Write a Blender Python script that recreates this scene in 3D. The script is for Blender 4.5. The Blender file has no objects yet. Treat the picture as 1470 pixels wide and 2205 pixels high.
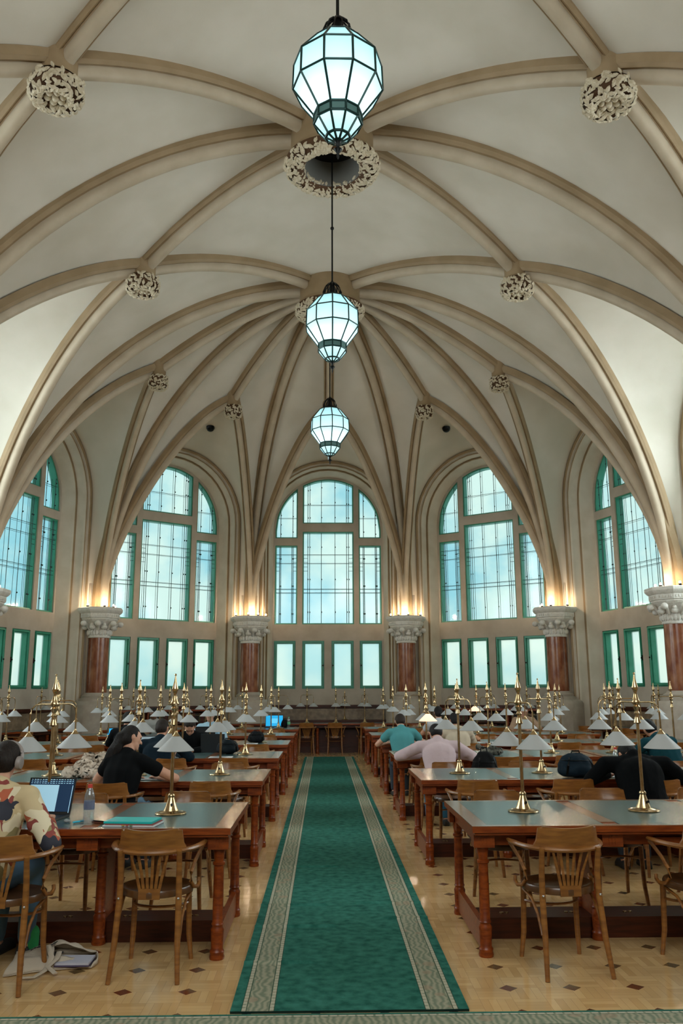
import bpy, bmesh, math, random
import numpy as np
from mathutils import Matrix, Vector
rnd = random.Random(7)
PI = math.pi
SC = bpy.context.scene
C = SC.collection

# ------------------------------------------------------------------ camera
def cam_basis(th, psi, rho):
    cy, sy, ct, st = math.cos(psi), math.sin(psi), math.cos(th), math.sin(th)
    fw = Vector((sy*ct, cy*ct, st)); r = Vector((cy, -sy, 0)); u = r.cross(fw)
    cr, sr = math.cos(rho), math.sin(rho)
    return fw, cr*r + sr*u, -sr*r + cr*u
fw, rt, up = cam_basis(.2087, .0210, -.0036)
cd = bpy.data.cameras.new('camera'); cam = bpy.data.objects.new('camera', cd); C.objects.link(cam)
cd.sensor_fit = 'HORIZONTAL'; cd.sensor_width = 36; cd.lens = 36*1828.6/1470; cd.clip_end = 200
M3 = Matrix((rt, up, -fw)).transposed()
cam.matrix_world = Matrix.Translation((-.1237, 0, 1.6)) @ M3.to_4x4()
SC.camera = cam
# ------------------------------------------------------------------ view, world, light
SC.view_settings.view_transform = 'Standard'; SC.view_settings.look = 'None'
SC.view_settings.exposure = -0.1; SC.view_settings.gamma = 1; SC.view_settings.use_curve_mapping = False
SC.cycles.use_denoising = True
SC.cycles.max_bounces = 7; SC.cycles.diffuse_bounces = 4; SC.cycles.glossy_bounces = 3
SC.cycles.transmission_bounces = 5; SC.cycles.transparent_max_bounces = 10
SC.cycles.sample_clamp_indirect = 4; SC.cycles.caustics_reflective = False; SC.cycles.caustics_refractive = False

def lin(c):
    if isinstance(c, str):
        c = tuple(int(c[i:i+2], 16) for i in (0, 2, 4))
    return tuple(((v/255)/12.92 if v/255 <= .04045 else ((v/255+.055)/1.055)**2.4) for v in c) + (1,)

W = bpy.data.worlds.new('sky'); SC.world = W; W.use_nodes = True
nt = W.node_tree; N = nt.nodes; L = nt.links; N.clear()
out = N.new('ShaderNodeOutputWorld'); bg = N.new('ShaderNodeBackground'); L.new(bg.outputs[0], out.inputs[0])
tc = N.new('ShaderNodeTexCoord'); nz = N.new('ShaderNodeTexNoise'); nz.inputs['Scale'].default_value = 7
nz.inputs['Detail'].default_value = 5; nz.inputs['Roughness'].default_value = .55
rp = N.new('ShaderNodeValToRGB'); e = rp.color_ramp.elements
e[0].position = .42; e[0].color = (.42, .72, .86, 1); e[1].position = .58; e[1].color = (1.06, 1.03, .98, 1)
L.new(tc.outputs['Generated'], nz.inputs['Vector']); L.new(nz.outputs[0], rp.inputs[0])
L.new(rp.outputs[0], bg.inputs[0]); bg.inputs[1].default_value = 2.3

def area(name, loc, rot, sx, sy, power, col):
    l = bpy.data.lights.new(name, 'AREA'); l.shape = 'RECTANGLE'; l.size = sx; l.size_y = sy; l.energy = power; l.color = col
    o = bpy.data.objects.new(name, l); o.location = loc; o.rotation_euler = rot; C.objects.link(o); return o

# daylight standing in the side windows beyond the frame and in the rear window behind the camera
DAY = (.90, .97, 1.0)
for s_ in (-1, 1):
    for y_ in (14.72, 9.46): area('daylight_side', (s_*8.45, y_, 5.3), (0, s_*PI/2, 0), 5.0, 3.6, 530, DAY)
area('daylight_rear', (0, -2.0, 6.2), (PI/2, 0, 0), 7.0, 4.6, 330, (.98, 1, .96))

# ------------------------------------------------------------------ materials
MATS = {}
def mat(name, col, rough=.6, metal=0, col2=None, scale=8, stretch=(1, 1, 1), bump=0, bscale=None, spec=None, contrast=(.35, .65), coat=0, detail=4):
    if name in MATS: return MATS[name]
    m = bpy.data.materials.new(name); m.use_nodes = True; nt = m.node_tree; b = nt.nodes['Principled BSDF']
    b.inputs['Base Color'].default_value = lin(col); b.inputs['Roughness'].default_value = rough; b.inputs['Metallic'].default_value = metal
    if spec is not None: b.inputs['Specular IOR Level'].default_value = spec
    if coat: b.inputs['Coat Weight'].default_value = coat; b.inputs['Coat Roughness'].default_value = .12
    if col2 or bump:
        t = nt.nodes.new('ShaderNodeTexCoord'); mp = nt.nodes.new('ShaderNodeMapping'); mp.inputs['Scale'].default_value = stretch
        nt.links.new(t.outputs['Object'], mp.inputs[0])
        n = nt.nodes.new('ShaderNodeTexNoise'); n.inputs['Scale'].default_value = scale; n.inputs['Detail'].default_value = detail
        nt.links.new(mp.outputs[0], n.inputs['Vector'])
        if col2:
            r = nt.nodes.new('ShaderNodeValToRGB'); r.color_ramp.elements[0].position = contrast[0]; r.color_ramp.elements[1].position = contrast[1]
            r.color_ramp.elements[0].color = lin(col); r.color_ramp.elements[1].color = lin(col2)
            nt.links.new(n.outputs[0], r.inputs[0]); nt.links.new(r.outputs[0], b.inputs['Base Color'])
        if bump:
            n2 = n
            if bscale:
                n2 = nt.nodes.new('ShaderNodeTexNoise'); n2.inputs['Scale'].default_value = bscale; n2.inputs['Detail'].default_value = 3
                nt.links.new(mp.outputs[0], n2.inputs['Vector'])
            bp = nt.nodes.new('ShaderNodeBump'); bp.inputs['Strength'].default_value = bump; bp.inputs['Distance'].default_value = .02
            nt.links.new(n2.outputs[0], bp.inputs['Height']); nt.links.new(bp.outputs[0], b.inputs['Normal'])
    MATS[name] = m; return m
def emis(name, col, strength):
    if name in MATS: return MATS[name]
    m = mat(name, col); b = m.node_tree.nodes['Principled BSDF']
    b.inputs['Emission Color'].default_value = lin(col); b.inputs['Emission Strength'].default_value = strength
    return m
def shade_mat(name, col, trans, em=0, emcol=None, rough=.4):
    m = bpy.data.materials.new(name); m.use_nodes = True; nt = m.node_tree; b = nt.nodes['Principled BSDF']; o = nt.nodes['Material Output']
    b.inputs['Base Color'].default_value = lin(col); b.inputs['Roughness'].default_value = rough
    if em: b.inputs['Emission Color'].default_value = lin(emcol or col); b.inputs['Emission Strength'].default_value = em
    t = nt.nodes.new('ShaderNodeBsdfTranslucent'); t.inputs[0].default_value = lin(col)
    mx = nt.nodes.new('ShaderNodeMixShader'); mx.inputs[0].default_value = trans
    nt.links.new(b.outputs[0], mx.inputs[1]); nt.links.new(t.outputs[0], mx.inputs[2]); nt.links.new(mx.outputs[0], o.inputs[0])
    MATS[name] = m; return m
def glass_mat(name, col, gl=.06, rough=.15, trans=.0):
    m = bpy.data.materials.new(name); m.use_nodes = True; nt = m.node_tree; nt.nodes.clear()
    o = nt.nodes.new('ShaderNodeOutputMaterial'); t = nt.nodes.new('ShaderNodeBsdfTransparent'); t.inputs[0].default_value = col
    g = nt.nodes.new('ShaderNodeBsdfGlossy'); g.inputs['Roughness'].default_value = rough
    mx = nt.nodes.new('ShaderNodeMixShader'); mx.inputs[0].default_value = gl
    nt.links.new(t.outputs[0], mx.inputs[1]); nt.links.new(g.outputs[0], mx.inputs[2])
    last = mx
    if trans:
        d = nt.nodes.new('ShaderNodeBsdfTranslucent'); d.inputs[0].default_value = col
        m2 = nt.nodes.new('ShaderNodeMixShader'); m2.inputs[0].default_value = trans
        nt.links.new(mx.outputs[0], m2.inputs[1]); nt.links.new(d.outputs[0], m2.inputs[2]); last = m2
    nt.links.new(last.outputs[0], o.inputs[0]); MATS[name] = m; return m

m_web = mat('plaster_white', 'd4cdc0', .9, col2='cbc4b5', scale=1.2, bump=.05, bscale=30)
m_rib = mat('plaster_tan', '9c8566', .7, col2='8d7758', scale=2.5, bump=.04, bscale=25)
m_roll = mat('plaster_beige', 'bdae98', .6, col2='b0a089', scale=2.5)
m_wall = mat('wall_stone', 'b6ad9f', .85, col2='a89e8f', scale=2, bump=.05, bscale=20)
m_jamb = mat('jamb_plaster', 'd2c9ba', .8, col2='c6bcab', scale=2.5)
m_shaftgold = mat('moulding_tan', 'a58a66', .6)
m_cap = mat('capital_stone', 'dedad2', .7, col2='bdb7ad', scale=14, contrast=(.5, .85), bump=.3, bscale=40)
m_marble = mat('red_marble', '7a4028', .22, col2='a5704f', scale=6, stretch=(1, 1, .5), detail=9, contrast=(.4, .72))
m_plinth = mat('plinth_stone', 'a3978a', .5, col2='b0a598', scale=6)
m_panel = mat('speckled_marble', '6e5c48', .35, col2='8d7a62', scale=9, detail=8)
m_leaf = mat('carved_leaf', 'cfc3ac', .7, col2='b8a98c', scale=30)
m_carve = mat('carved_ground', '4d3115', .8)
m_green = mat('green_frame', '2f8a6e', .35, col2='3c987c', scale=3)
m_lead = mat('dark_bar', '14302b', .4, metal=.3)
m_glass = glass_mat('window_glass', (.325, .455, .44, 1), .05, .1, .12)
m_glass2 = glass_mat('casement_glass', (.40, .50, .45, 1), .05, .2, .45)
m_clear = glass_mat('clear_window_glass', (.92, .95, .95, 1), .05, .05, 0)
m_iron = mat('black_iron', '0c0f0f', .4, metal=.6)
m_lgreen = mat('lantern_strip', '0d2f2b', .35, metal=.5)
m_brass = mat('brass', 'cdb38c', .22, metal=1, col2='a98e66', scale=20)
m_wood = mat('table_wood', '8a3f12', .34, col2='67290a', scale=6, stretch=(1, 9, 9), spec=.35)
m_woodd = mat('table_wood_dark', '4a1f0c', .38, col2='331407', scale=6, stretch=(1, 9, 9), spec=.3)
m_edge = mat('table_inlay_wood', '8d5936', .25, col2='7a4a2c', scale=8, stretch=(1, 8, 8), coat=.5)
m_leather = mat('table_leather', '4c6364', .26, col2='435857', scale=40, spec=.7)
m_chair = mat('chair_wood', '94602a', .33, col2='77491f', scale=7, stretch=(1, 1, 6), coat=.25)
m_seat = mat('chair_seat_wood', '5b3a1c', .3, col2='4a2f18', scale=9, coat=.3)
m_shade = shade_mat('milk_glass', 'c4c6c6', .3)
m_shadeon = shade_mat('milk_glass_lit', 'fff2e6', .6, em=.9, emcol='ffe9d2')
m_lglass = shade_mat('lantern_glass', 'c0e6ea', .75, em=.27, emcol='b4dde0')
m_bulb = emis('bulb_warm', 'ffc88c', 30)
m_black = mat('black_cloth', '0a0d10', .85, bump=.4, scale=9)
m_screw = mat('steel', 'c8c8c8', .25, metal=1)
m_book = [mat('book_%s' % n, c, .7) for n, c in (('brown', '3a2415'), ('black', '15120f'), ('olive', '3d3a22'), ('red', '4a1c14'), ('tan', '6a5436'))]

# ------------------------------------------------------------------ mesh builder
class MB:
    def __init__(s): s.v = []; s.f = []; s.m = []; s.sm = []
    def add(s, vs, fs, mi=0, smooth=False, M=None):
        o = len(s.v)
        for p in vs:
            p = Vector(p)
            s.v.append(tuple(M @ p) if M is not None else tuple(p))
        for f in fs: s.f.append([i+o for i in f]); s.m.append(mi); s.sm.append(smooth)
        return s
    def box(s, c, d, mi=0, M=None, taper=1):
        x, y, z = c; a, b, h = d[0]/2, d[1]/2, d[2]/2; t = taper
        vs = [(x-a, y-b, z-h), (x+a, y-b, z-h), (x+a, y+b, z-h), (x-a, y+b, z-h), (x-a*t, y-b*t, z+h), (x+a*t, y-b*t, z+h), (x+a*t, y+b*t, z+h), (x-a*t, y+b*t, z+h)]
        return s.add(vs, [(0, 3, 2, 1), (4, 5, 6, 7), (0, 1, 5, 4), (1, 2, 6, 5), (2, 3, 7, 6), (3, 0, 4, 7)], mi, False, M)
    def lathe(s, prof, n=16, c=(0, 0, 0), mi=0, smooth=True, rot=0, M=None, caps=True):
        vs = []; fs = []
        for r, z in prof:
            for k in range(n):
                a = 2*PI*k/n+rot; vs.append((c[0]+r*math.cos(a), c[1]+r*math.sin(a), c[2]+z))
        for i in range(len(prof)-1):
            for k in range(n): fs.append((i*n+k, i*n+(k+1) % n, (i+1)*n+(k+1) % n, (i+1)*n+k))
        if caps:
            fs.append(tuple(range(n))[::-1]); fs.append(tuple((len(prof)-1)*n+k for k in range(n)))
        return s.add(vs, fs, mi, smooth, M)
    def tube(s, pts, r, n=8, mi=0, flat=1, upv=(0, 0, 1), M=None, smooth=True):
        pts = [Vector(p) for p in pts]; vs = []; fs = []; k = len(pts)
        rs = r if isinstance(r, (list, tuple)) else [r]*k
        for i, p in enumerate(pts):
            t = (pts[min(i+1, k-1)]-pts[max(i-1, 0)]).normalized(); u = Vector(upv)
            if abs(t.dot(u)) > .95: u = Vector((0, 1, 0)) if abs(t.y) < .9 else Vector((1, 0, 0))
            w = t.cross(u).normalized(); h = w.cross(t).normalized()
            for j in range(n):
                a = 2*PI*j/n; vs.append(p+w*(math.cos(a)*rs[i])+h*(math.sin(a)*rs[i]*flat))
        for i in range(k-1):
            for j in range(n): fs.append((i*n+j, i*n+(j+1) % n, (i+1)*n+(j+1) % n, (i+1)*n+j))
        fs.append(tuple(range(n))[::-1]); fs.append(tuple((k-1)*n+j for j in range(n)))
        return s.add(vs, fs, mi, smooth, M)
    def ell(s, c, r, nu=12, nv=8, mi=0, M=None, R=None):
        r = (r, r, r) if not isinstance(r, (tuple, list)) else r
        vs = []; fs = []
        for i in range(nv+1):
            ph = PI*i/nv
            for j in range(nu):
                a = 2*PI*j/nu; q = Vector((r[0]*math.sin(ph)*math.cos(a), r[1]*math.sin(ph)*math.sin(a), -r[2]*math.cos(ph)))
                if R is not None: q = R @ q
                vs.append(q+Vector(c))
        for i in range(nv):
            for j in range(nu): fs.append((i*nu+j, i*nu+(j+1) % nu, (i+1)*nu+(j+1) % nu, (i+1)*nu+j))
        return s.add(vs, fs, mi, True, M)
    def cap(s, a, b, ra, rb, n=12):      # tapered capsule
        a, b = Vector(a), Vector(b); k = 6
        L_ = max((b-a).length, 1e-4); t = (b-a)/L_; pts = []; rs = []
        for i in range(k): ph = PI/2*(1-i/k); pts.append(a-t*ra*math.sin(ph)); rs.append(max(ra*math.cos(ph), ra*.06))
        pts += [a, b]; rs += [ra, rb]
        for i in range(1, k+1): ph = PI/2*i/k; pts.append(b+t*rb*math.sin(ph)); rs.append(max(rb*math.cos(ph), rb*.06))
        return s.tube(pts, rs, n)
    def grid(s, P, mi=0, smooth=True, M=None):      # P: list of rows
        r = len(P); c = len(P[0]); vs = [q for row in P for q in row]
        return s.add(vs, [(i*c+j, i*c+j+1, (i+1)*c+j+1, (i+1)*c+j) for i in range(r-1) for j in range(c-1)], mi, smooth, M)
    def mesh(s, name, mats):
        me = bpy.data.meshes.new(name); me.from_pydata(s.v, [], s.f)
        for m in (mats if isinstance(mats, (list, tuple)) else [mats]): me.materials.append(m)
        me.polygons.foreach_set('material_index', s.m); me.polygons.foreach_set('use_smooth', s.sm); me.update()
        if any(s.sm): me.set_sharp_from_angle(angle=math.radians(42))
        return me
    def build(s, name, mats, parent=None, **kw):
        return link(name, s.mesh(name, mats), parent, **kw)
def tag(o, label=None, cat=None, group=None, kind=None):
    for k, v in (('label', label), ('category', cat), ('group', group), ('kind', kind)):
        if v: o[k] = v
    return o
def link(name, me, parent=None, label=None, cat=None, group=None, kind=None):
    o = bpy.data.objects.new(name, me); C.objects.link(o)
    if parent is not None: o.parent = parent
    return tag(o, label, cat, group, kind)
def empty(name, loc=(0, 0, 0), rz=0, **kw):
    o = bpy.data.objects.new(name, None); C.objects.link(o); o.location = loc; o.rotation_euler = (0, 0, rz); o.empty_display_size = .1
    return tag(o, **kw)
def kids(o): return [c for c in KIDS.get(o.name, [])]
KIDS = {}
def index_kids(o):
    KIDS[o.name] = [c for c in bpy.data.objects if c.parent == o]
    for c in KIDS[o.name]: index_kids(c)
def dup(o, parent=None):
    c = o.copy(); C.objects.link(c)
    if parent is not None: c.parent = parent
    for ch in kids(o): dup(ch, c)
    return c
def place(proto, used, loc, rz, label, group=None):
    o = proto if not used else dup(proto)
    o.location = loc; o.rotation_euler = (0, 0, rz); o['label'] = label
    if group: o['group'] = group
    return o
def auto_smooth(o, ang=35):
    me = o.data; me.polygons.foreach_set('use_smooth', [True]*len(me.polygons))
    bm = bmesh.new(); bm.from_mesh(me)
    for e_ in bm.edges:
        if len(e_.link_faces) == 2 and e_.calc_face_angle(0) > math.radians(ang): e_.smooth = False
    bm.to_mesh(me); bm.free()
ORD = ['first', 'second', 'third', 'fourth', 'fifth', 'sixth', 'seventh']

# ------------------------------------------------------------------ geometry of the hall
R, YC, YA, ZCAP = 7.083, 17.345, 12.09, 3.67
S = YC-YA
Y2 = YA-S                                   # next ring towards the camera
def ap(ang, s, r=R): a = math.radians(ang); return (s*r*math.sin(a), YC+r*math.cos(a))
COLS = {}
for s, sn in ((-1, 'left'), (1, 'right')):
    for i, a in enumerate((18, 54, 90)): COLS[(s, i)] = ap(a, s)
    COLS[(s, 3)] = (s*R, YA); COLS[(s, 4)] = (s*R, Y2)

# floor -----------------------------------------------------------
def floor_mat():
    m = bpy.data.materials.new('parquet'); m.use_nodes = True; nt = m.node_tree; n = nt.nodes; l = nt.links; b = n['Principled BSDF']
    tc = n.new('ShaderNodeTexCoord'); P = .352
    def br(rot):
        mp = n.new('ShaderNodeMapping'); mp.inputs['Rotation'].default_value = (0, 0, rot); l.new(tc.outputs['Object'], mp.inputs[0])
        t = n.new('ShaderNodeTexBrick'); t.offset = 0; t.inputs['Scale'].default_value = 1; t.inputs['Brick Width'].default_value = P/2; t.inputs['Row Height'].default_value = P/8
        t.inputs['Mortar Size'].default_value = .0008; t.inputs['Color1'].default_value = lin('d8b27c'); t.inputs['Color2'].default_value = lin('c69e68'); t.inputs['Mortar'].default_value = lin('a8835a')
        l.new(mp.outputs[0], t.inputs['Vector']); return t
    b1, b2 = br(0), br(PI/2)
    ck = n.new('ShaderNodeTexChecker'); ck.inputs['Scale'].default_value = 2/P; l.new(tc.outputs['Object'], ck.inputs['Vector'])
    mx = n.new('ShaderNodeMix'); mx.data_type = 'RGBA'; l.new(ck.outputs['Fac'], mx.inputs[0]); l.new(b1.outputs[0], mx.inputs[6]); l.new(b2.outputs[0], mx.inputs[7])
    # diamonds on a square lattice
    sp = n.new('ShaderNodeSeparateXYZ'); l.new(tc.outputs['Object'], sp.inputs[0])
    def ma(op, a, c=None, v=None):
        x = n.new('ShaderNodeMath'); x.operation = op
        l.new(a, x.inputs[0])
        if c is not None: l.new(c, x.inputs[1])
        if v is not None: x.inputs[1].default_value = v
        return x.outputs[0]
    def tri(o_, off, per):
        a = ma('ADD', o_, v=off); a = ma('DIVIDE', a, v=per); a = ma('FRACT', a); a = ma('SUBTRACT', a, v=.5); a = ma('ABSOLUTE', a); return ma('MULTIPLY', a, v=per)
    d = ma('ADD', tri(sp.outputs[0], 1.22+P/2+P*30, P), tri(sp.outputs[1], -4.72+P/2+.37*30, .37))
    dm = ma('LESS_THAN', d, v=.052)
    nz = n.new('ShaderNodeTexNoise'); nz.inputs['Scale'].default_value = 5; l.new(tc.outputs['Object'], nz.inputs['Vector'])
    dr = n.new('ShaderNodeValToRGB'); dr.color_ramp.elements[0].color = lin('6b3419'); dr.color_ramp.elements[1].color = lin('6d5434'); dr.color_ramp.elements[0].position = .45; dr.color_ramp.elements[1].position = .6
    l.new(nz.outputs[0], dr.inputs[0])
    m2 = n.new('ShaderNodeMix'); m2.data_type = 'RGBA'; l.new(dm, m2.inputs[0]); l.new(mx.outputs[2], m2.inputs[6]); l.new(dr.outputs[0], m2.inputs[7])
    # uneven plank tone
    n3 = n.new('ShaderNodeTexNoise'); n3.inputs['Scale'].default_value = 3.3; l.new(tc.outputs['Object'], n3.inputs['Vector'])
    hs = n.new('ShaderNodeHueSaturation'); l.new(m2.outputs[2], hs.inputs['Color']); mr = n.new('ShaderNodeMapRange'); mr.inputs[3].default_value = .82; mr.inputs[4].default_value = 1.22
    l.new(n3.outputs[0], mr.inputs[0]); l.new(mr.outputs[0], hs.inputs['Value']); l.new(hs.outputs[0], b.inputs['Base Color'])
    b.inputs['Roughness'].default_value = .17; b.inputs['Specular IOR Level'].default_value = .75
    bp = n.new('ShaderNodeBump'); bp.inputs['Strength'].default_value = .15; bp.inputs['Distance'].default_value = .01
    l.new(n3.outputs[0], bp.inputs['Height']); l.new(bp.outputs[0], b.inputs['Normal'])
    return m
fl = MB(); fl.box((0, 12, -.05), (20, 30, .1)); fl.build('floor', floor_mat(), kind='structure')

# ribs and webs ----------------------------------------------------
def rib_curve(c, t, zt, a, b, m, n=26, zs=4.0, start=.16):
    c = Vector(c); t = Vector(t); u = (t-c); u.normalize(); c = c+u*start; d = (t-c).length; h = zt-zs
    P = [(0, zs), (0, zs+a*h), (d*(1-b), zt-m*d*b), (d, zt)]; pts = [Vector((c.x, c.y, ZCAP-.02))]
    for i in range(n):
        f = i/(n-1); k = [(1-f)**3, 3*(1-f)**2*f, 3*(1-f)*f*f, f**3]
        q = sum(k[j]*P[j][0] for j in range(4)); z = sum(k[j]*P[j][1] for j in range(4))
        pts.append(Vector((c.x+u.x*q, c.y+u.y*q, z)))
    return pts
def arch_link(p, q, bulge, n=14):
    p, q = Vector(p), Vector(q); return [p.lerp(q, i/(n-1))+Vector((0, 0, bulge*4*(i/(n-1))*(1-i/(n-1)))) for i in range(n)]
def frames(pts):
    F = []; k = len(pts)
    for i, p in enumerate(pts):
        t = (pts[min(i+1, k-1)]-pts[max(i-1, 0)]).normalized()
        d = pts[-1]-pts[0]; hu = Vector((d.x, d.y, 0)).normalized(); w = Vector((hu.y, -hu.x, 0)); nn = w.cross(t).normalized()
        if nn.dot(Vector((-hu.x, -hu.y, 1))) < 0: nn = -nn
        F.append((w, nn))
    return F
def offset(pts, h=.25): return [p+f[1]*h for p, f in zip(pts, frames(pts))]
NTRIM = [0]
def rib(pts, w=.2, depth=.34):
    NTRIM[0] += 1
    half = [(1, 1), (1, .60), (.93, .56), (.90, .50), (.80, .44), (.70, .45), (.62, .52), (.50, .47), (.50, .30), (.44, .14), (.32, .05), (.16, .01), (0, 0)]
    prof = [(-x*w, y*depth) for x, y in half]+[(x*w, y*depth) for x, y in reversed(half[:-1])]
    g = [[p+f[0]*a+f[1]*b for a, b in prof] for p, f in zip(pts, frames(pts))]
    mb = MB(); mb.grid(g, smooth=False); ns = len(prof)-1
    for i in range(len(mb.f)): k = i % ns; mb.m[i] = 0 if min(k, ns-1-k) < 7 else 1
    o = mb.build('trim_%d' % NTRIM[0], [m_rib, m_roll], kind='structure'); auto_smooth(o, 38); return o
web = MB()
def resample(pts, n):
    d = [0]
    for a, b in zip(pts, pts[1:]): d.append(d[-1]+(b-a).length)
    o = []; j = 0
    for i in range(n):
        t = d[-1]*i/(n-1)
        while j < len(d)-2 and d[j+1] < t: j += 1
        o.append(pts[j].lerp(pts[j+1], (t-d[j])/max(d[j+1]-d[j], 1e-9)))
    return o
def loft(A, B, bulge=.1, n=28, k=9):
    A = resample(A, n); B = resample(B, n)
    mid = [(a+b)/2 for a, b in zip(A, B)]
    g = []
    for j in range(k):
        u = j/(k-1); row = []
        for i in range(n):
            p = A[i].lerp(B[i], u); nrm = (B[i]-A[i]).cross(mid[min(i+1, n-1)]-mid[max(i-1, 0)])
            if nrm.length > 1e-6: nrm.normalize()
            if nrm.z < 0: nrm = -nrm
            row.append(p+nrm*bulge*4*u*(1-u)*min(1, 2*i/n))
        g.append(row)
    web.grid(g)
def coons(AL, AR, LB, RB, n=14):
    AL, AR, LB, RB = [resample(x, n) for x in (AL, AR, LB, RB)]; g = []
    for i in range(n):
        u = i/(n-1); row = []
        for j in range(n):
            v = j/(n-1)
            row.append((1-v)*AL[i]+v*RB[i]+(1-u)*AR[j]+u*LB[j]-((1-u)*(1-v)*AL[0]+u*(1-v)*AL[-1]+(1-u)*v*AR[-1]+u*v*LB[-1]))
        g.append(row)
    web.grid(g)
ZR = 10.12; RR = .60
ZSP = 6.35                                # springing of the window arches
def bay_frame(c1, c2, inside=(0, 12)):
    c1, c2 = Vector(c1), Vector(c2); O = (c1+c2)/2; t = (c2-c1).normalized(); n = Vector((t.y, -t.x))
    if n.dot(Vector(inside)-O) > 0: n = -n; 
    hw = (c2-c1).length/2
    return O, t, n, hw
def bpt(fr, s, n, z): O, t, nn, hw = fr; return Vector((O.x+t.x*s+nn.x*n, O.y+t.y*s+nn.y*n, z))
def arch_pts(fr, r, n, sx=1, zlo=0, m=22):
    pts = [bpt(fr, -r*sx, n, zlo)]
    if zlo < ZCAP-.1: pts.append(bpt(fr, -r*sx, n, ZCAP-.02))
    for i in range(m+1):
        a = PI*i/m; pts.append(bpt(fr, -r*sx*math.cos(a), n, ZSP+r*math.sin(a)))
    if zlo < ZCAP-.1: pts.append(bpt(fr, r*sx, n, ZCAP-.02))
    pts.append(bpt(fr, r*sx, n, zlo)); return pts
RO, NO = 1.98, .30
def wall_cell(fr, sx, riba, ribb):
    P = arch_pts(fr, RO, NO, sx, ZCAP-.02, 22); h = len(P)//2
    left = P[:h+1]; right = P[h:][::-1]
    if (riba[0]-left[0]).length > (riba[0]-right[0]).length: left, right = right, left
    loft(offset(riba), left, .1); loft(offset(ribb), right, .1)

T = {}; BR = {}
ringY = [YC, YA, Y2]
for s in (-1, 1):
    for i, y in ((2, YC), (3, YA), (4, Y2)):
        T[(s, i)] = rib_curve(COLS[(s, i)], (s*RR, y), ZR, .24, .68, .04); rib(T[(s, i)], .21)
    for (ca, cb, ya, yb) in ((2, 3, YC, YA), (3, 4, YA, Y2)):
        bx, by = s*3.51, (ya+yb)/2
        ra = rib_curve(COLS[(s, ca)], (bx, by), 9.2, .3, .6, .28); rb = rib_curve(COLS[(s, cb)], (bx, by), 9.2, .45, .4, .33)
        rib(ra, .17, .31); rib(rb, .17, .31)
        d1 = Vector((bx, by-ya)).normalized(); d2 = Vector((bx, by-yb)).normalized()
        ka = arch_link((bx, by, 9.2), (d1.x*RR, ya+d1.y*RR, ZR), .26); kb = arch_link((bx, by, 9.2), (d2.x*RR, yb+d2.y*RR, ZR), .26)
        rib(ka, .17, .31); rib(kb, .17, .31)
        BR[(s, ca)] = (ra, rb, ka, kb)
        loft(offset(T[(s, ca)]), offset(ra)[:-1]+offset(ka), .06); loft(offset(T[(s, cb)]), offset(rb)[:-1]+offset(kb), .06)
        fr = bay_frame(COLS[(s, ca)], COLS[(s, cb)]); wall_cell(fr, 1.2, ra, rb)
for ca in (2, 3):
    L_, R_ = BR[(-1, ca)], BR[(1, ca)]
    ya, yb = {2: (YC, YA), 3: (YA, Y2)}[ca]; ca_ = Vector((0, ya, ZR+.27)); cb_ = Vector((0, yb, ZR+.27))
    coons([cb_]+offset(L_[3])[::-1], [cb_]+offset(R_[3])[::-1], offset(L_[2])+[ca_], offset(R_[2])+[ca_])
# apse
vs_ = [(s, i) for s, i in ((-1, 2), (-1, 1), (-1, 0), (1, 0), (1, 1), (1, 2))]
ang = [-90, -54, -18, 18, 54, 90]; RBv = {}
for k, a in enumerate(ang):
    if abs(a) == 90: RBv[k] = T[vs_[k]]; continue
    d = (math.sin(math.radians(a)), math.cos(math.radians(a)))
    par = (.5, .66, .02) if abs(a) == 18 else (.3, .68, .08)
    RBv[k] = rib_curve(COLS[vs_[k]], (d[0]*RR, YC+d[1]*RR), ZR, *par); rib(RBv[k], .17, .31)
APB = []
for k in range(5):
    am = (ang[k]+ang[k+1])/2; bx, by = 4.15*math.sin(math.radians(am)), YC+4.15*math.cos(math.radians(am)); zt = 8.75
    pa = {72: ((.2, .65, .5), (.2, .62, .5)), 36: ((.25, .45, .3), (.25, .45, .2)), 0: ((.25, .45, .2), (.25, .45, .2))}[abs(round(am))]
    if am > 0: pa = (pa[1], pa[0])
    ra = rib_curve(COLS[vs_[k]], (bx, by), zt, *pa[0]); rb = rib_curve(COLS[vs_[k+1]], (bx, by), zt, *pa[1])
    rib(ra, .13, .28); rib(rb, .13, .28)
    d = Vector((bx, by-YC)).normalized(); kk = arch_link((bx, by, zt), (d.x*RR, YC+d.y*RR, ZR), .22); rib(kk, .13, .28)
    loft(offset(RBv[k]), offset(ra)[:-1]+offset(kk), .05); loft(offset(RBv[k+1]), offset(rb)[:-1]+offset(kk), .05)
    fr = bay_frame(COLS[vs_[k]], COLS[vs_[k+1]]); wall_cell(fr, 1, ra, rb); APB.append((bx, by))
wo = web.build('ceiling', m_web, kind='structure')

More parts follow.
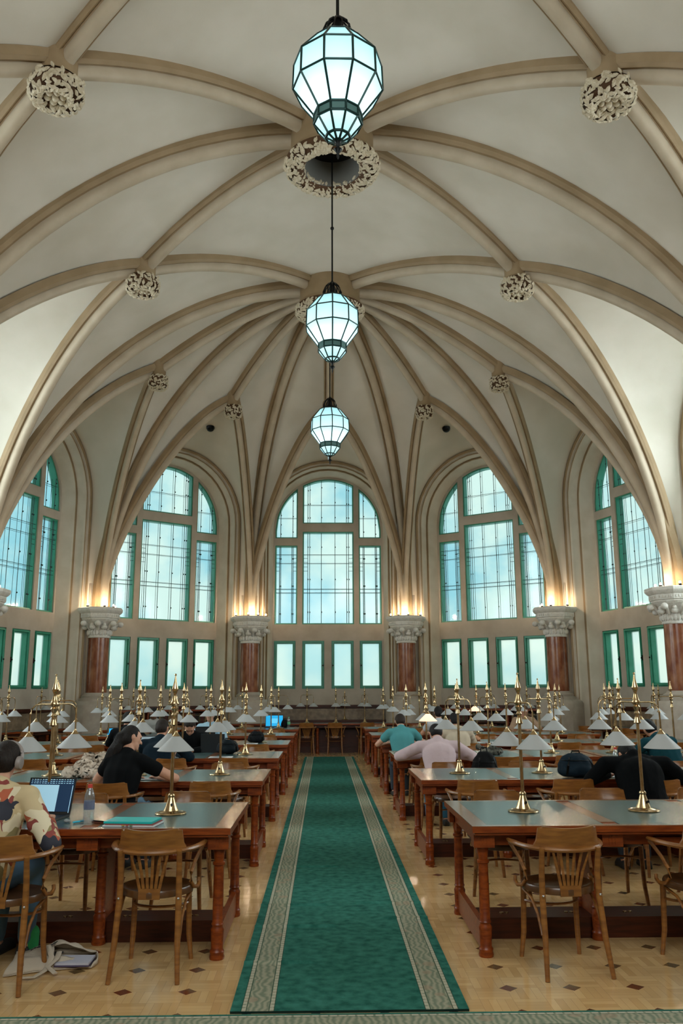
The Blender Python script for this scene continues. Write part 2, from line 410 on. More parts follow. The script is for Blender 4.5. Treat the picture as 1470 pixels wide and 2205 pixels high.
# wall bays: jambs, glazing wall, windows --------------------------
def curve_plate(name, outer, holes, depth, M, mt):
    cu = bpy.data.curves.new(name, 'CURVE'); cu.dimensions = '2D'; cu.fill_mode = 'BOTH'; cu.extrude = depth/2
    for poly in [outer]+holes:
        sp = cu.splines.new('POLY'); sp.points.add(len(poly)-1)
        for p, q in zip(sp.points, poly): p.co = (q[0], q[1], 0, 1)
        sp.use_cyclic_u = True
    o = bpy.data.objects.new(name, cu); C.objects.link(o)
    me = bpy.data.meshes.new_from_object(o.evaluated_get(bpy.context.evaluated_depsgraph_get()))
    bpy.data.objects.remove(o); bpy.data.curves.remove(cu)
    me.transform(M); me.name = name; me.materials.clear(); me.materials.append(mt)
    return me
def clip_arch(x0, x1, z0, r, sx, m=14, inset=0):
    # light bounded above by the arch of radius r (centre ZSP)
    top = [];
    for i in range(m+1):
        x = x1+(x0-x1)*i/m; v = 1-min(1, (x/(r*sx)))**2 if abs(x) < r*sx else 0
        top.append((x, ZSP+r*math.sqrt(max(v, 0))))
    return [(x0, z0), (x1, z0)]+[q for q in top if q[1] > z0+.01]
def frame_mesh(name, poly, d, depth, M, mt):
    inn = shrink(poly, d); n = len(poly); vs = []
    for z in (-depth/2, depth/2):
        for P_ in (poly, inn): vs += [tuple(M @ Vector((p[0], p[1], z))) for p in P_]
    o, i, O, I = 0, n, 2*n, 3*n; fs = []
    for k in range(n):
        j = (k+1) % n; fs += [(o+k, o+j, i+j, i+k), (O+k, I+k, I+j, O+j), (i+k, i+j, I+j, I+k), (o+k, O+k, O+j, o+j)]
    me = bpy.data.meshes.new(name); me.from_pydata(vs, [], fs); me.materials.append(mt); me.update(); return me
def rect(x0, x1, z0, z1): return [(x0, z0), (x1, z0), (x1, z1), (x0, z1)]
def shrink(poly, d):
    n = len(poly); o = []
    for i in range(n):
        p0, p1, p2 = Vector(poly[i-1]), Vector(poly[i]), Vector(poly[(i+1) % n])
        e1 = (p1-p0).normalized(); e2 = (p2-p1).normalized(); n1 = Vector((-e1.y, e1.x)); n2 = Vector((-e2.y, e2.x)); b = n1+n2
        if b.length < 1e-3: b = n1
        b.normalize(); k = max(.35, b.dot(n1)); o.append(tuple(p1+b*(d/k)))
    return o
NW = [0]
def window(fr, poly, nin, fw_, glass, vbars, hbars, dbl=True, depth=.2, short=None, latch=None):
    NW[0] += 1; O, t, nn, hw = fr
    def MM(n): return Matrix(((t.x, 0, nn.x, O.x+nn.x*n), (t.y, 0, nn.y, O.y+nn.y*n), (0, 1, 0, 0), (0, 0, 0, 1)))
    inn = shrink(poly, fw_)
    me = frame_mesh('window_%d' % NW[0], poly, fw_, depth, MM(nin+depth/2), m_green)
    w = link('window_%d' % NW[0], me, kind='structure')
    x0, x1 = min(p[0] for p in inn), max(p[0] for p in inn); z0 = min(p[1] for p in inn)
    pane = MB(); vs = [bpt(fr, p[0], nin+depth-.03, p[1]) for p in inn]; pane.add(vs, [tuple(range(len(vs)))]); pane.build('pane', glass, w)
    def top(x):
        best = 0; n = len(inn)
        for i in range(n):
            a, b = inn[i], inn[(i+1) % n]
            if (a[0]-x)*(b[0]-x) <= 0 and abs(a[0]-b[0]) > 1e-6: best = max(best, a[1]+(b[1]-a[1])*(x-a[0])/(b[0]-a[0]))
        return best
    def span(z):
        xs = []; n = len(inn)
        for i in range(n):
            a, b = inn[i], inn[(i+1) % n]
            if (a[1]-z)*(b[1]-z) <= 0 and abs(a[1]-b[1]) > 1e-6: xs.append(a[0]+(b[0]-a[0])*(z-a[1])/(b[1]-a[1]))
        return (min(xs), max(xs)) if len(xs) > 1 else None
    for lay in ([0, 1] if dbl else [0]):
        mb = MB(); nn_ = nin+.02+lay*(depth-.075); hw_ = .0062 if lay == 0 else .004
        for f in vbars:
            x = x0+f*(x1-x0); zt = top(x)
            if zt > z0+.05:
                a, b = bpt(fr, x, nn_, z0), bpt(fr, x, nn_, zt); mb.tube([a, b], hw_*1.3, 4)
                if lay == 0:
                    for kk in range(3):
                        zz = z0+(zt-z0)*(.12+.36*kk); mb.ell(bpt(fr, x+.012, nn_-.012, zz), (.016, .016, .022), 6, 4)
        for z in hbars:
            sp = span(z)
            if sp: mb.tube([bpt(fr, sp[0], nn_, z), bpt(fr, sp[1], nn_, z)], hw_, 4)
        if short and lay == 0:
            for (xa, xb, z) in short: mb.tube([bpt(fr, x0+xa*(x1-x0), nn_, z), bpt(fr, x0+xb*(x1-x0), nn_, z)], hw_*.9, 4)
        if mb.v: mb.build('muntins', m_lead, w)
    if latch:
        mb = MB(); a = bpt(fr, latch, nin-.02, 2.35); mb.box(a, (.035, .035, .12)); mb.ell(bpt(fr, latch, nin-.045, 2.35), .022, 8, 6); mb.build('latch', m_iron, w)
    return w
NB = 0
def wall_bay(fr, sx, name, full=True):
    G1, G2 = (m_glass, m_glass2) if name.startswith('apse') else (m_clear, m_clear)
    prof = [(1.98, .30), (1.955, .265), (1.925, .265), (1.90, .30), (1.895, .35), (1.86, .36), (1.84, .33), (1.815, .345), (1.81, .42), (1.80, .60), (1.785, .62), (1.765, .60), (1.745, .62), (1.735, .68), (1.63, .95)]
    rows = [arch_pts(fr, r, n, sx) for r, n in prof]; mb = MB(); mb.grid(rows, smooth=False)
    # colour split: mouldings tan, flat soffits pale
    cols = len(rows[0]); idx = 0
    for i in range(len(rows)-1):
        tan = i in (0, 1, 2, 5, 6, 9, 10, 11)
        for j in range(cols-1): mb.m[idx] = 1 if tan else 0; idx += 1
    o = mb.build('wall_%s' % name, [m_jamb, m_rib], kind='structure'); auto_smooth(o, 60)
    O, t, nn, hw = fr
    M = lambda n: Matrix(((t.x, 0, nn.x, O.x+nn.x*n), (t.y, 0, nn.y, O.y+nn.y*n), (0, 1, 0, 0), (0, 0, 0, 1)))
    outer = [(-1.70*sx, -.02), (1.70*sx, -.02)]+[(1.70*sx*math.cos(PI*i/24), ZSP+1.70*math.sin(PI*i/24)) for i in range(25)]
    r = 1.57
    lights = []
    low = [(-1.575, -.915), (-.76, .76), (.915, 1.575)]
    for i, (a, b) in enumerate(low):
        a, b = a*sx, b*sx
        if i == 1:
            lights.append(('l', rect(a, b, 3.54, 6.30))); lights.append(('u', clip_arch(a, b, 6.55, r, sx)))
        else:
            lights.append(('l', rect(a, b, 3.54, 5.88))); lights.append(('u', clip_arch(a, b, 6.10, r, sx)))
    small = [rect(a*sx, b*sx, 1.69, 3.06) for a, b in ((-1.58, -.95), (-.755, -.115), (.095, .745), (.92, 1.57))]
    me = curve_plate('w', outer, [p for _, p in lights]+small, .12, M(1.01), m_wall)
    g = link('wall_%s_glazing' % name, me, kind='structure')
    for i, (kd, p) in enumerate(lights):
        wide = i in (2, 3)
        vb = (.08, .12, .36, .64, .88, .92) if wide else (.16, .22, .78, .84)
        if kd == 'l':
            hb = (5.61, 5.35, 4.58, 4.47) if wide else (5.61, 5.35, 4.58, 4.47)
            sh = [(xa, xb, z) for xa, xb in (((0, .08), (.92, 1)) if wide else ((0, .16), (.84, 1))) for z in (5.50, 5.38, 5.24, 5.12)]
            window(fr, p, .99, .035, G1, vb, hb, True, .2, sh)
        else: window(fr, p, .99, .035, G1, vb if wide else (.2, .8), (7.13,) if wide else (6.72,), True, .2)
    for i, p in enumerate(small):
        window(fr, p, .98, .085, G2, (), (), False, .16, None, (p[1][0]-.04 if i < 2 else p[0][0]+.04))
        inn = shrink(p, .03)
        me = frame_mesh('sash', inn, .028, .05, M(.955), m_green); link('sash', me, bpy.data.objects['window_%d' % NW[0]])
    # dado rail and base
    mb = MB(); a, b = bpt(fr, -1.68*sx, .9, 0), bpt(fr, 1.68*sx, .9, 0); rz = math.atan2(t.y, t.x)
    Mx = Matrix.Translation(bpt(fr, 0, .915, 0)) @ Matrix.Rotation(rz, 4, 'Z')
    mb.box((0, 0, 1.20), (3.3*sx, .09, .07), M=Mx); mb.box((0, 0, 1.155), (3.28*sx, .05, .03), M=Mx)
    NTRIM[0] += 1; mb.build('trim_%d' % NTRIM[0], m_woodd, kind='structure')
    mb = MB(); mb.box((0, 0, .60), (3.26*sx, .05, 1.06), M=Mx); NTRIM[0] += 1; mb.build('trim_%d' % NTRIM[0], m_panel, kind='structure')
bays = [(vs_[k], vs_[k+1], 1, n_) for k, n_ in enumerate(('apse_far_left', 'apse_left', 'apse_centre', 'apse_right', 'apse_far_right'))]
for s, sn in ((-1, 'left'), (1, 'right')):
    bays += [((s, 2), (s, 3), 1.2, sn), ((s, 3), (s, 4), 1.2, sn+'_near')]
FR = {}
for a, b, sx, nm in bays:
    fr = bay_frame(COLS[a], COLS[b]); FR[nm] = (fr, sx)
    # keep tangent running left to right seen from inside
    O, t, n, hw = fr
    if (t.x*n.y-t.y*n.x) < 0: t = -t; fr = (O, t, n, hw); FR[nm] = (fr, sx)
    wall_bay(fr, sx, nm)
# rest of the hall around the camera: plain side walls, vault and a rear wall with one tall window
for s_, sn in ((-1, 'left'), (1, 'right')):
    mb = MB(); mb.box((s_*7.75, 2.6, 5.4), (.3, 8.6, 10.8)); mb.build('wall_%s_rear' % sn, m_wall, kind='structure')
mb = MB(); mb.grid([[(7.8*math.cos(PI*i/24), y_, 6.2+4.35*math.sin(PI*i/24)) for i in range(25)] for y_ in (-1.7, Y2+.02)]); mb.build('ceiling_rear', m_web, kind='structure')
Mr = Matrix(((1, 0, 0, 0), (0, 0, -1, -1.6), (0, 1, 0, 0), (0, 0, 0, 1)))
link('wall_rear', curve_plate('wall_rear', rect(-7.9, 7.9, 0, 10.8), [rect(-3.4, 3.4, 3.6, 8.6)], .2, Mr, m_wall), kind='structure')
# piers behind the columns
def edge_pts(nm, side):
    fr, sx = FR[nm]; return bpt(fr, side*RO*sx, NO, 0)
order = ['left_near', 'left', 'apse_far_left', 'apse_left', 'apse_centre', 'apse_right', 'apse_far_right', 'right', 'right_near']
for i in range(len(order)-1):
    p = edge_pts(order[i], 1); q = edge_pts(order[i+1], -1); mb = MB(); d = (q-p).normalized(); n = Vector((d.y, -d.x, 0)); 
    if n.dot(Vector((0, 12, 0))-p) > 0: n = -n
    pp = [p, p+d*.0-n*.0, q]; back = n*.6
    mb.add([p, q, q+back, p+back]+[x+Vector((0, 0, 4.3)) for x in (p, q, q+back, p+back)], [(0, 1, 5, 4), (1, 2, 6, 5), (3, 0, 4, 7), (2, 3, 7, 6), (4, 5, 6, 7)])
    L0 = (q-p).length
    for f in (.16, .84):      # engaged pilaster strips
        c = p.lerp(q, f)-n*.02; mb.tube([c, c+Vector((0, 0, 4.3))], .035, 8)
    mb.build('wall_pier_%d' % (i+1), m_wall, kind='structure')
    mb = MB(); c = (p+q)/2; Mx = Matrix.Translation(c-n*.03) @ Matrix.Rotation(math.atan2(d.y, d.x), 4, 'Z')
    mb.box((0, 0, 1.20), (L0+.05, .1, .07), M=Mx); NTRIM[0] += 1; mb.build('trim_%d' % NTRIM[0], m_woodd, kind='structure')

# ceiling rings and bosses ----------------------------------------
def leaf(mb, M, l, w, h):
    vs = [(0, 0, 0), (-w*.35, l*.2, h*.3), (-w*.55, l*.5, h*.1), (-w*.3, l*.8, 0), (0, l, -h*.2), (w*.3, l*.8, 0), (w*.55, l*.5, h*.1), (w*.35, l*.2, h*.3), (0, l*.5, h), (0, l*.2, h*.8)]
    mb.add(vs, [(0, 1, 9), (1, 2, 8, 9), (2, 3, 8), (3, 4, 8), (4, 5, 8), (5, 6, 8), (6, 7, 9, 8), (7, 0, 9)], 0, True, M)
def leaf_ring(mb, prof_fn, n, u0, u1, size, seed):
    r_ = random.Random(seed)
    for i in range(n):
        th = 2*PI*(i+r_.random()*.6)/n; u = r_.uniform(u0, u1)
        rr, z, nr, nz_ = prof_fn(u)
        P = Vector((rr*math.cos(th), rr*math.sin(th), z)); Nn = Vector((nr*math.cos(th), nr*math.sin(th), nz_)).normalized()
        T1 = Nn.cross(Vector((-math.sin(th), math.cos(th), 0))).normalized(); B = Nn.cross(T1)
        a = r_.uniform(0, 2*PI); X = T1*math.cos(a)+B*math.sin(a); Yv = Nn.cross(X)
        M = Matrix((X, Yv, Nn)).transposed().to_4x4(); M.translation = P-Yv*size*.5
        k = size*r_.uniform(.8, 1.2); leaf(mb, M, k, k*.46, k*.24)
def ring(x, y, label):
    t = empty('vault_ring', (x, y, 9.85), label=label, cat='ceiling ornament', group='carved rings at the crown of the vault')
    mb = MB(); n = 40
    mb.lathe([(.66, .62), (.66, .10), (.70, .04), (.74, -.02)], n, caps=False); mb.build('collar', m_rib, t)
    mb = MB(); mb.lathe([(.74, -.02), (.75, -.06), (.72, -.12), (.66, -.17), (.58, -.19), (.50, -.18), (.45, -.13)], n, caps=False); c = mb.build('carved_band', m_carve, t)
    mb = MB()
    def pf(u):
        a = PI*(.02+.92*u); return .60+.15*math.cos(a), -.05-.145*math.sin(a), math.cos(a), -math.sin(a)
    leaf_ring(mb, pf, 420, 0, 1, .125, int(y*10)); leaf_ring(mb, pf, 170, 0, 1, .09, int(y*10)+1); mb.build('foliage', m_leaf, c)
    mb = MB(); mb.lathe([(.45, -.13), (.44, .05), (.43, .33)], n, caps=False); mb.build('throat', mat('throat_grey', '6f6e68', .8), t)
    mb = MB(); mb.lathe([(.44, .30), (.02, .31)], n); mb.build('dark_vent', mat('vent_dark', '030303', .95), t)
    return t
ring(0, YC, 'wide carved leaf ring in the vault, above the farthest lantern'); ring(0, YA, 'nearest visible carved leaf ring in the vault with a dark round hole')
def boss(x, y, z, r, label, style):
    t = empty('vault_boss', (x, y, z), label=label, cat='ceiling ornament', group='carved bosses where the vault ribs meet')
    mb = MB(); mb.lathe([(r*.70, .62), (r*.70, .2), (r*.85, .15)], 24, caps=False); mb.build('collar', m_rib, t)
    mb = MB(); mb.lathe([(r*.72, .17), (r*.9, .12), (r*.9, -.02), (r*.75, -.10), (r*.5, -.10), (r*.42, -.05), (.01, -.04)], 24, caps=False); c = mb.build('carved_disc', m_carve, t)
    mb = MB()
    def pf(u):
        if u < .38: return r*.93, .15-.17*u/.38, 1, -.15
        a = PI*(.0+.9*(u-.38)/.62); return r*(.68+.25*math.cos(a)), -.02-.12*math.sin(a), math.cos(a), -math.sin(a)
    leaf_ring(mb, pf, 260, 0, 1, r*.32, int(abs(x*y)*10)+style)
    mb.ell((0, 0, -.08), (r*.13, r*.13, .06))
    for k in range(6):
        a = k*PI/3; mb.ell((r*.28*math.cos(a), r*.28*math.sin(a), -.05), (r*.16, r*.13, .07), 8, 6)
    mb.build('foliage', m_leaf, c); return t
for s, sn in ((-1, 'left'), (1, 'right')):
    boss(s*3.51, (YA+Y2)/2, 9.02, .35, 'largest carved flower boss at the top %s of the vault' % sn, 1)
    boss(s*3.51, (YA+YC)/2, 9.02, .32, 'carved flower boss on the %s between the two leaf rings' % sn, 2)
pos = ['far left', 'left', 'central', 'right', 'far right']
for (bx, by), pn in zip(APB, pos): boss(bx, by, 8.58, .235, 'small carved boss of the %s bay of the apse vault' % pn, 3)

for s, sn in ((-1, 'left'), (1, 'right')):
    mb = MB(); mb.ell((0, 0, 0), (.10, .10, .08)); mb.lathe([(.11, .0), (.11, .07)], 20); o = mb.build('ceiling_spotlight', m_iron, label='small black dome fitting on the vault, %s of the central bay' % sn, cat='light fitting'); o.location = (s*3.22, 22.23, 8.62)
# marble columns with capitals -------------------------------------
def make_column():
    t = empty('marble_column', label='x', cat='column', group='red marble columns around the hall')
    mb = MB(); o8 = PI/8
    mb.lathe([(.60, 0), (.60, 1.30), (.56, 1.36), (.50, 1.40)], 8, rot=o8, smooth=False); mb.lathe([(.42, 1.40), (.42, 1.46), (.36, 1.48), (.37, 1.52), (.30, 1.56), (.28, 1.60)], 32); mb.build('pedestal', m_plinth, t)
    mb = MB(); mb.lathe([(.25, 1.58), (.255, 2.2), (.248, 2.95)], 32); mb.build('shaft', m_marble, t)
    mb = MB(); mb.lathe([(.27, 2.93), (.28, 2.95), (.265, 2.98), (.27, 3.08), (.30, 3.20), (.37, 3.30), (.42, 3.34)], 32)
    for k in range(8):
        a = 2*PI*k/8; ca, sa = math.cos(a), math.sin(a)
        Mz = Matrix.Rotation(a, 4, 'Z')
        mb.ell((.50*ca, .50*sa, 3.27), (.075, .075, .07), 10, 8); mb.tube([(.30*ca, .30*sa, 3.12), (.40*ca, .40*sa, 3.24), (.50*ca, .50*sa, 3.30)], [.03, .035, .05], 8)
        a2 = a+PI/8; ca, sa = math.cos(a2), math.sin(a2); mb.ell((.37*ca, .37*sa, 3.18), (.075, .075, .06), 10, 8); mb.ell((.385*ca, .385*sa, 3.24), (.05, .05, .05), 8, 6)
        for q in (-1, 0, 1):
            Ml = Matrix.Rotation(a2+q*.22, 4, 'Z') @ Matrix.Translation((.275, 0, 2.98)) @ Matrix.Rotation(PI/2, 4, 'Z') @ Matrix.Rotation(math.radians(80), 4, 'X') @ Matrix.Rotation(PI, 4, 'Y')
            leaf(mb, Matrix.Rotation(a2+q*.24, 4, 'Z') @ Matrix.Translation((.268, 0, 2.98)) @ Matrix(((0, 0, 1, 0), (-1, 0, 0, 0), (0, 1, 0, 0), (0, 0, 0, 1))).to_4x4(), .20, .10, .05)
    c = mb.build('capital', m_cap, t)
    mb = MB(); mb.lathe([(.42, 3.34), (.46, 3.38), (.46, 3.40), (.49, 3.42), (.49, 3.52), (.52, 3.54), (.55, 3.57), (.57, 3.60), (.57, 3.655), (.55, 3.67)], 8, rot=o8, smooth=False)
    ap_ = .49*math.cos(PI/8)
    for k in range(8):
        for j in range(5):
            x = (j-2)*.066; mb.box((ap_+.008, x, 3.47), (.02, .035, .05), M=Matrix.Rotation(2*PI*k/8, 4, 'Z'))
    mb.build('abacus', m_cap, t)
    index_kids(t); return t
col0 = make_column(); first = False
names = {0: 'beside the central window', 1: 'between the angled windows', 2: 'where the apse meets the side wall', 3: 'on the straight side wall', 4: 'on the side wall nearest the camera'}
for s, sn in ((-1, 'left'), (1, 'right')):
    for i in range(4):
        x, y = COLS[(s, i)]
        rz = math.atan2(x, y-YC) if i < 3 else 0
        place(col0, first, (x, y, 0), -rz, 'red marble column with white capital %s, %s side' % (names[i], sn)); first = True
# uplights on the capitals
def make_uplight():
    t = empty('uplight', label='x', cat='light', group='small warm uplights on top of the capitals')
    mb = MB(); mb.lathe([(.035, 0), (.035, .03), (.025, .05)], 12); mb.build('holder', m_iron, t)
    mb = MB(); mb.ell((0, 0, .07), (.024, .024, .03)); b = mb.build('bulb', m_bulb, t)
    index_kids(t); return t
up0 = make_uplight(); used = False
for s, sn in ((-1, 'left'), (1, 'right')):
    for i in range(4):
        x, y = COLS[(s, i)]; cx, cy = (0, YC) if i < 3 else (0, y)
        base = math.atan2(cy-y, cx-x)
        for j, da in enumerate((-1.5, -.42, .42, 1.5)):
            a = base+da; r_ = .34 if abs(da) < 1 else .43; px, py = x+r_*math.cos(a), y+r_*math.sin(a)
            place(up0, used, (px, py, ZCAP), 0, '%s glowing uplight on the capital %s, %s side' % (ORD[j], names[i], sn)); used = True
            l = bpy.data.lights.new('uplight', 'POINT'); l.energy = 11; l.color = (1, .76, .5); l.shadow_soft_size = .03
            o = bpy.data.objects.new('uplight_source', l); o.location = (px, py, ZCAP+.14); C.objects.link(o)

# hanging lanterns ---------------------------------------------------
def make_lantern():
    t = empty('pendant_lantern', label='x', cat='pendant lamp', group='faceted glass lanterns hanging down the middle of the hall')
    RL = .41; n = 10
    prof = [(.18, .55), (.225, .50), (RL*.98, .27), (RL, .02), (RL*.53, -.25), (RL*.53, -.34), (RL*.27, -.475), (.03, -.52)]
    sp = [(r, z) for r, z in prof]
    mb = MB(); mb.lathe(sp[1:5], n, smooth=False, caps=False); mb.lathe(sp[5:], n, smooth=False, caps=False); mb.build('glass_body', m_lglass, t)
    mb = MB(); mb.lathe(sp[4:6], n, smooth=False, caps=False); mb.build('grey_band', mat('band_glass', '4c6f6c', .4), t)
    mb = MB()
    for k in range(n):
        a = 2*PI*k/n; pts = [(r*1.006*math.cos(a), r*1.006*math.sin(a), z) for r, z in sp[1:]]
        for p, q in zip(pts, pts[1:]): mb.tube([p, q], .011, 6)
        b = 2*PI*(k+1)/n
        for i, (r, z) in enumerate(sp[1:7]): mb.tube([(r*1.006*math.cos(a), r*1.006*math.sin(a), z), (r*1.006*math.cos(b), r*1.006*math.sin(b), z)], .013 if i > 2 else .010, 6)
    mb.build('lead_frame', m_lgreen, t)
    mb = MB(); mb.lathe([(.24, .49), (.16, .54), (.14, .56)], 20)
    for k in range(12):
        a = 2*PI*k/12; mb.tube([(.14*math.cos(a), .14*math.sin(a), .55), (.14*math.cos(a), .14*math.sin(a), .62), (.11*math.cos(a), .11*math.sin(a), .70), (.06*math.cos(a), .06*math.sin(a), .755), (.01, 0, .775)], .010, 6)
    mb.lathe([(.05, .56), (.04, .70), (.02, .80)], 12); mb.build('crown', m_iron, t)
    mb = MB(); mb.lathe([(.05, -.51), (.02, -.54), (.015, -.58), (.04, -.60), (.012, -.64), (.012, -.67), (.004, -.70)], 12); mb.build('finial', m_iron, t)
    index_kids(t); return t
lan = make_lantern()
for k, (y, lab, rz) in enumerate(((Y2, 'largest, nearest glass lantern at the top of the picture', PI/10), (YA, 'second glass lantern, hanging from the nearer carved ring', 0), (YC, 'farthest glass lantern, hanging from the rear carved ring', .12))):
    o = place(lan, k > 0, (0, y, 7.0), rz+PI/2, lab)
    mb = MB(); mb.tube([(0, 0, .78), (0, 0, 3.2)], .013 if k else .016, 8)
    mb.ell((0, 0, 1.7), .03) if k else None
    mb.build('rod', m_iron, o)
    l = bpy.data.lights.new('lantern_bulb', 'POINT'); l.energy = 13; l.color = (.88, .98, 1); l.shadow_soft_size = .07
    q = bpy.data.objects.new('lantern_bulb', l); q.location = (0, y, 6.97); C.objects.link(q)

# carpets ------------------------------------------------------------
def carpet_mat(axis, borders, base=('1f5549', '3c7b6d')):
    m = bpy.data.materials.new('carpet'); m.use_nodes = True; nt = m.node_tree; n = nt.nodes; l = nt.links; b = n['Principled BSDF']
    tc = n.new('ShaderNodeTexCoord'); sp = n.new('ShaderNodeSeparateXYZ'); l.new(tc.outputs['Object'], sp.inputs[0]); X = sp.outputs[axis]; Y = sp.outputs[1-axis]
    def ma(op, a, c=None, v=None):
        x = n.new('ShaderNodeMath'); x.operation = op; l.new(a, x.inputs[0])
        if c is not None: l.new(c, x.inputs[1])
        if v is not None: x.inputs[1].default_value = v
        return x.outputs[0]
    nz = n.new('ShaderNodeTexNoise'); nz.inputs['Scale'].default_value = 16; nz.inputs['Detail'].default_value = 6; l.new(tc.outputs['Object'], nz.inputs['Vector'])
    r = n.new('ShaderNodeValToRGB'); r.color_ramp.elements[0].position = .3; r.color_ramp.elements[1].position = .72; r.color_ramp.elements[0].color = lin(base[0]); r.color_ramp.elements[1].color = lin(base[1]); l.new(nz.outputs[0], r.inputs[0])
    A = ma('ABSOLUTE', X); col = r.outputs[0]
    def mix(fac, a, c):
        x = n.new('ShaderNodeMix'); x.data_type = 'RGBA'; l.new(fac, x.inputs[0]); l.new(a, x.inputs[6])
        if isinstance(c, tuple): x.inputs[7].default_value = c
        else: l.new(c, x.inputs[7])
        return x.outputs[2]
    def band(lo, hi): return ma('MULTIPLY', ma('GREATER_THAN', A, v=lo), ma('LESS_THAN', A, v=hi))
    lo, hi = borders
    # leafy pattern inside the pale border
    wv = n.new('ShaderNodeTexWave'); wv.inputs['Scale'].default_value = 9; wv.inputs['Distortion'].default_value = 9; wv.inputs['Detail'].default_value = 2; l.new(tc.outputs['Object'], wv.inputs['Vector'])
    wr = n.new('ShaderNodeValToRGB'); wr.color_ramp.elements[0].color = lin('76806c'); wr.color_ramp.elements[1].color = lin('9f9c86'); l.new(wv.outputs[0], wr.inputs[0])
    vr = n.new('ShaderNodeTexVoronoi'); vr.inputs['Scale'].default_value = 7; l.new(tc.outputs['Object'], vr.inputs['Vector'])
    vf = ma('LESS_THAN', vr.outputs[0], v=.28); pat = mix(ma('MULTIPLY', vf, v=.5), wr.outputs[0], lin('a08a74'))
    col = mix(band(lo, hi), col, pat); w = .012
    ln = ma('LESS_THAN', ma('FRACT', ma('MULTIPLY', Y, v=22)), v=.75)
    for p in (lo+.004, hi-.022): col = mix(ma('MULTIPLY', band(p, p+.02), ln), col, lin('b3ae9a'))
    for p in (lo, lo+.026, hi-.028, hi-.002): col = mix(band(p, p+.004), col, lin('2c4a3c'))
    l.new(col, b.inputs['Base Color']); b.inputs['Roughness'].default_value = .95; b.inputs['Specular IOR Level'].default_value = .1
    bp = n.new('ShaderNodeBump'); bp.inputs['Strength'].default_value = .5; bp.inputs['Distance'].default_value = .006
    n4 = n.new('ShaderNodeTexNoise'); n4.inputs['Scale'].default_value = 120; l.new(tc.outputs['Object'], n4.inputs['Vector']); l.new(n4.outputs[0], bp.inputs['Height']); l.new(bp.outputs[0], b.inputs['Normal'])
    return m
def carpet(name, x0, x1, y0, y1, mt, folds=(), **kw):
    xs = np.linspace(x0, x1, 26); ys = sorted(set([y0, y1]+list(np.arange(y0, y1, .25))+[f+d for f, _, _ in folds for d in (-.03, -.015, 0, .015, .03) if y0 < f+d < y1]))
    cx = (x0+x1)/2; cy = 0 if name == 'runner_carpet' else (y0+y1)/2
    g = []
    for y in ys:
        row = []
        for x in xs:
            z = .012
            for f, a, b in folds:
                if a <= (x-x0)/(x1-x0) <= b: z += .013*max(0, 1-abs(y-f)/.03)
            row.append((x-cx, y-cy, z))
        g.append(row)
    mb = MB(); mb.grid(g, smooth=False)
    o = mb.build(name, mt, **kw); o.location = (cx, cy, 0)
    mb2 = MB(); mb2.box((0, (y0+y1)/2-cy, .0055), (x1-x0, y1-y0, .011)); mb2.build('backing', m_lgreen, o)
    return o
carpet('runner_carpet', -.60, .62, 4.76, 22.1, carpet_mat(0, (.385, .555)), [(6.35, 0, .45), (6.95, 0, .4), (6.55, .75, 1), (5.55, 0, .35), (7.0, .6, 1), (8.4, 0, .5)], label='long green runner carpet with pale patterned borders down the aisle', cat='carpet')
carpet('cross_runner', -4.5, 4.5, 3.4, 4.72, carpet_mat(1, (.46, .64)), label='green patterned carpet lying crosswise at the bottom edge', cat='carpet')

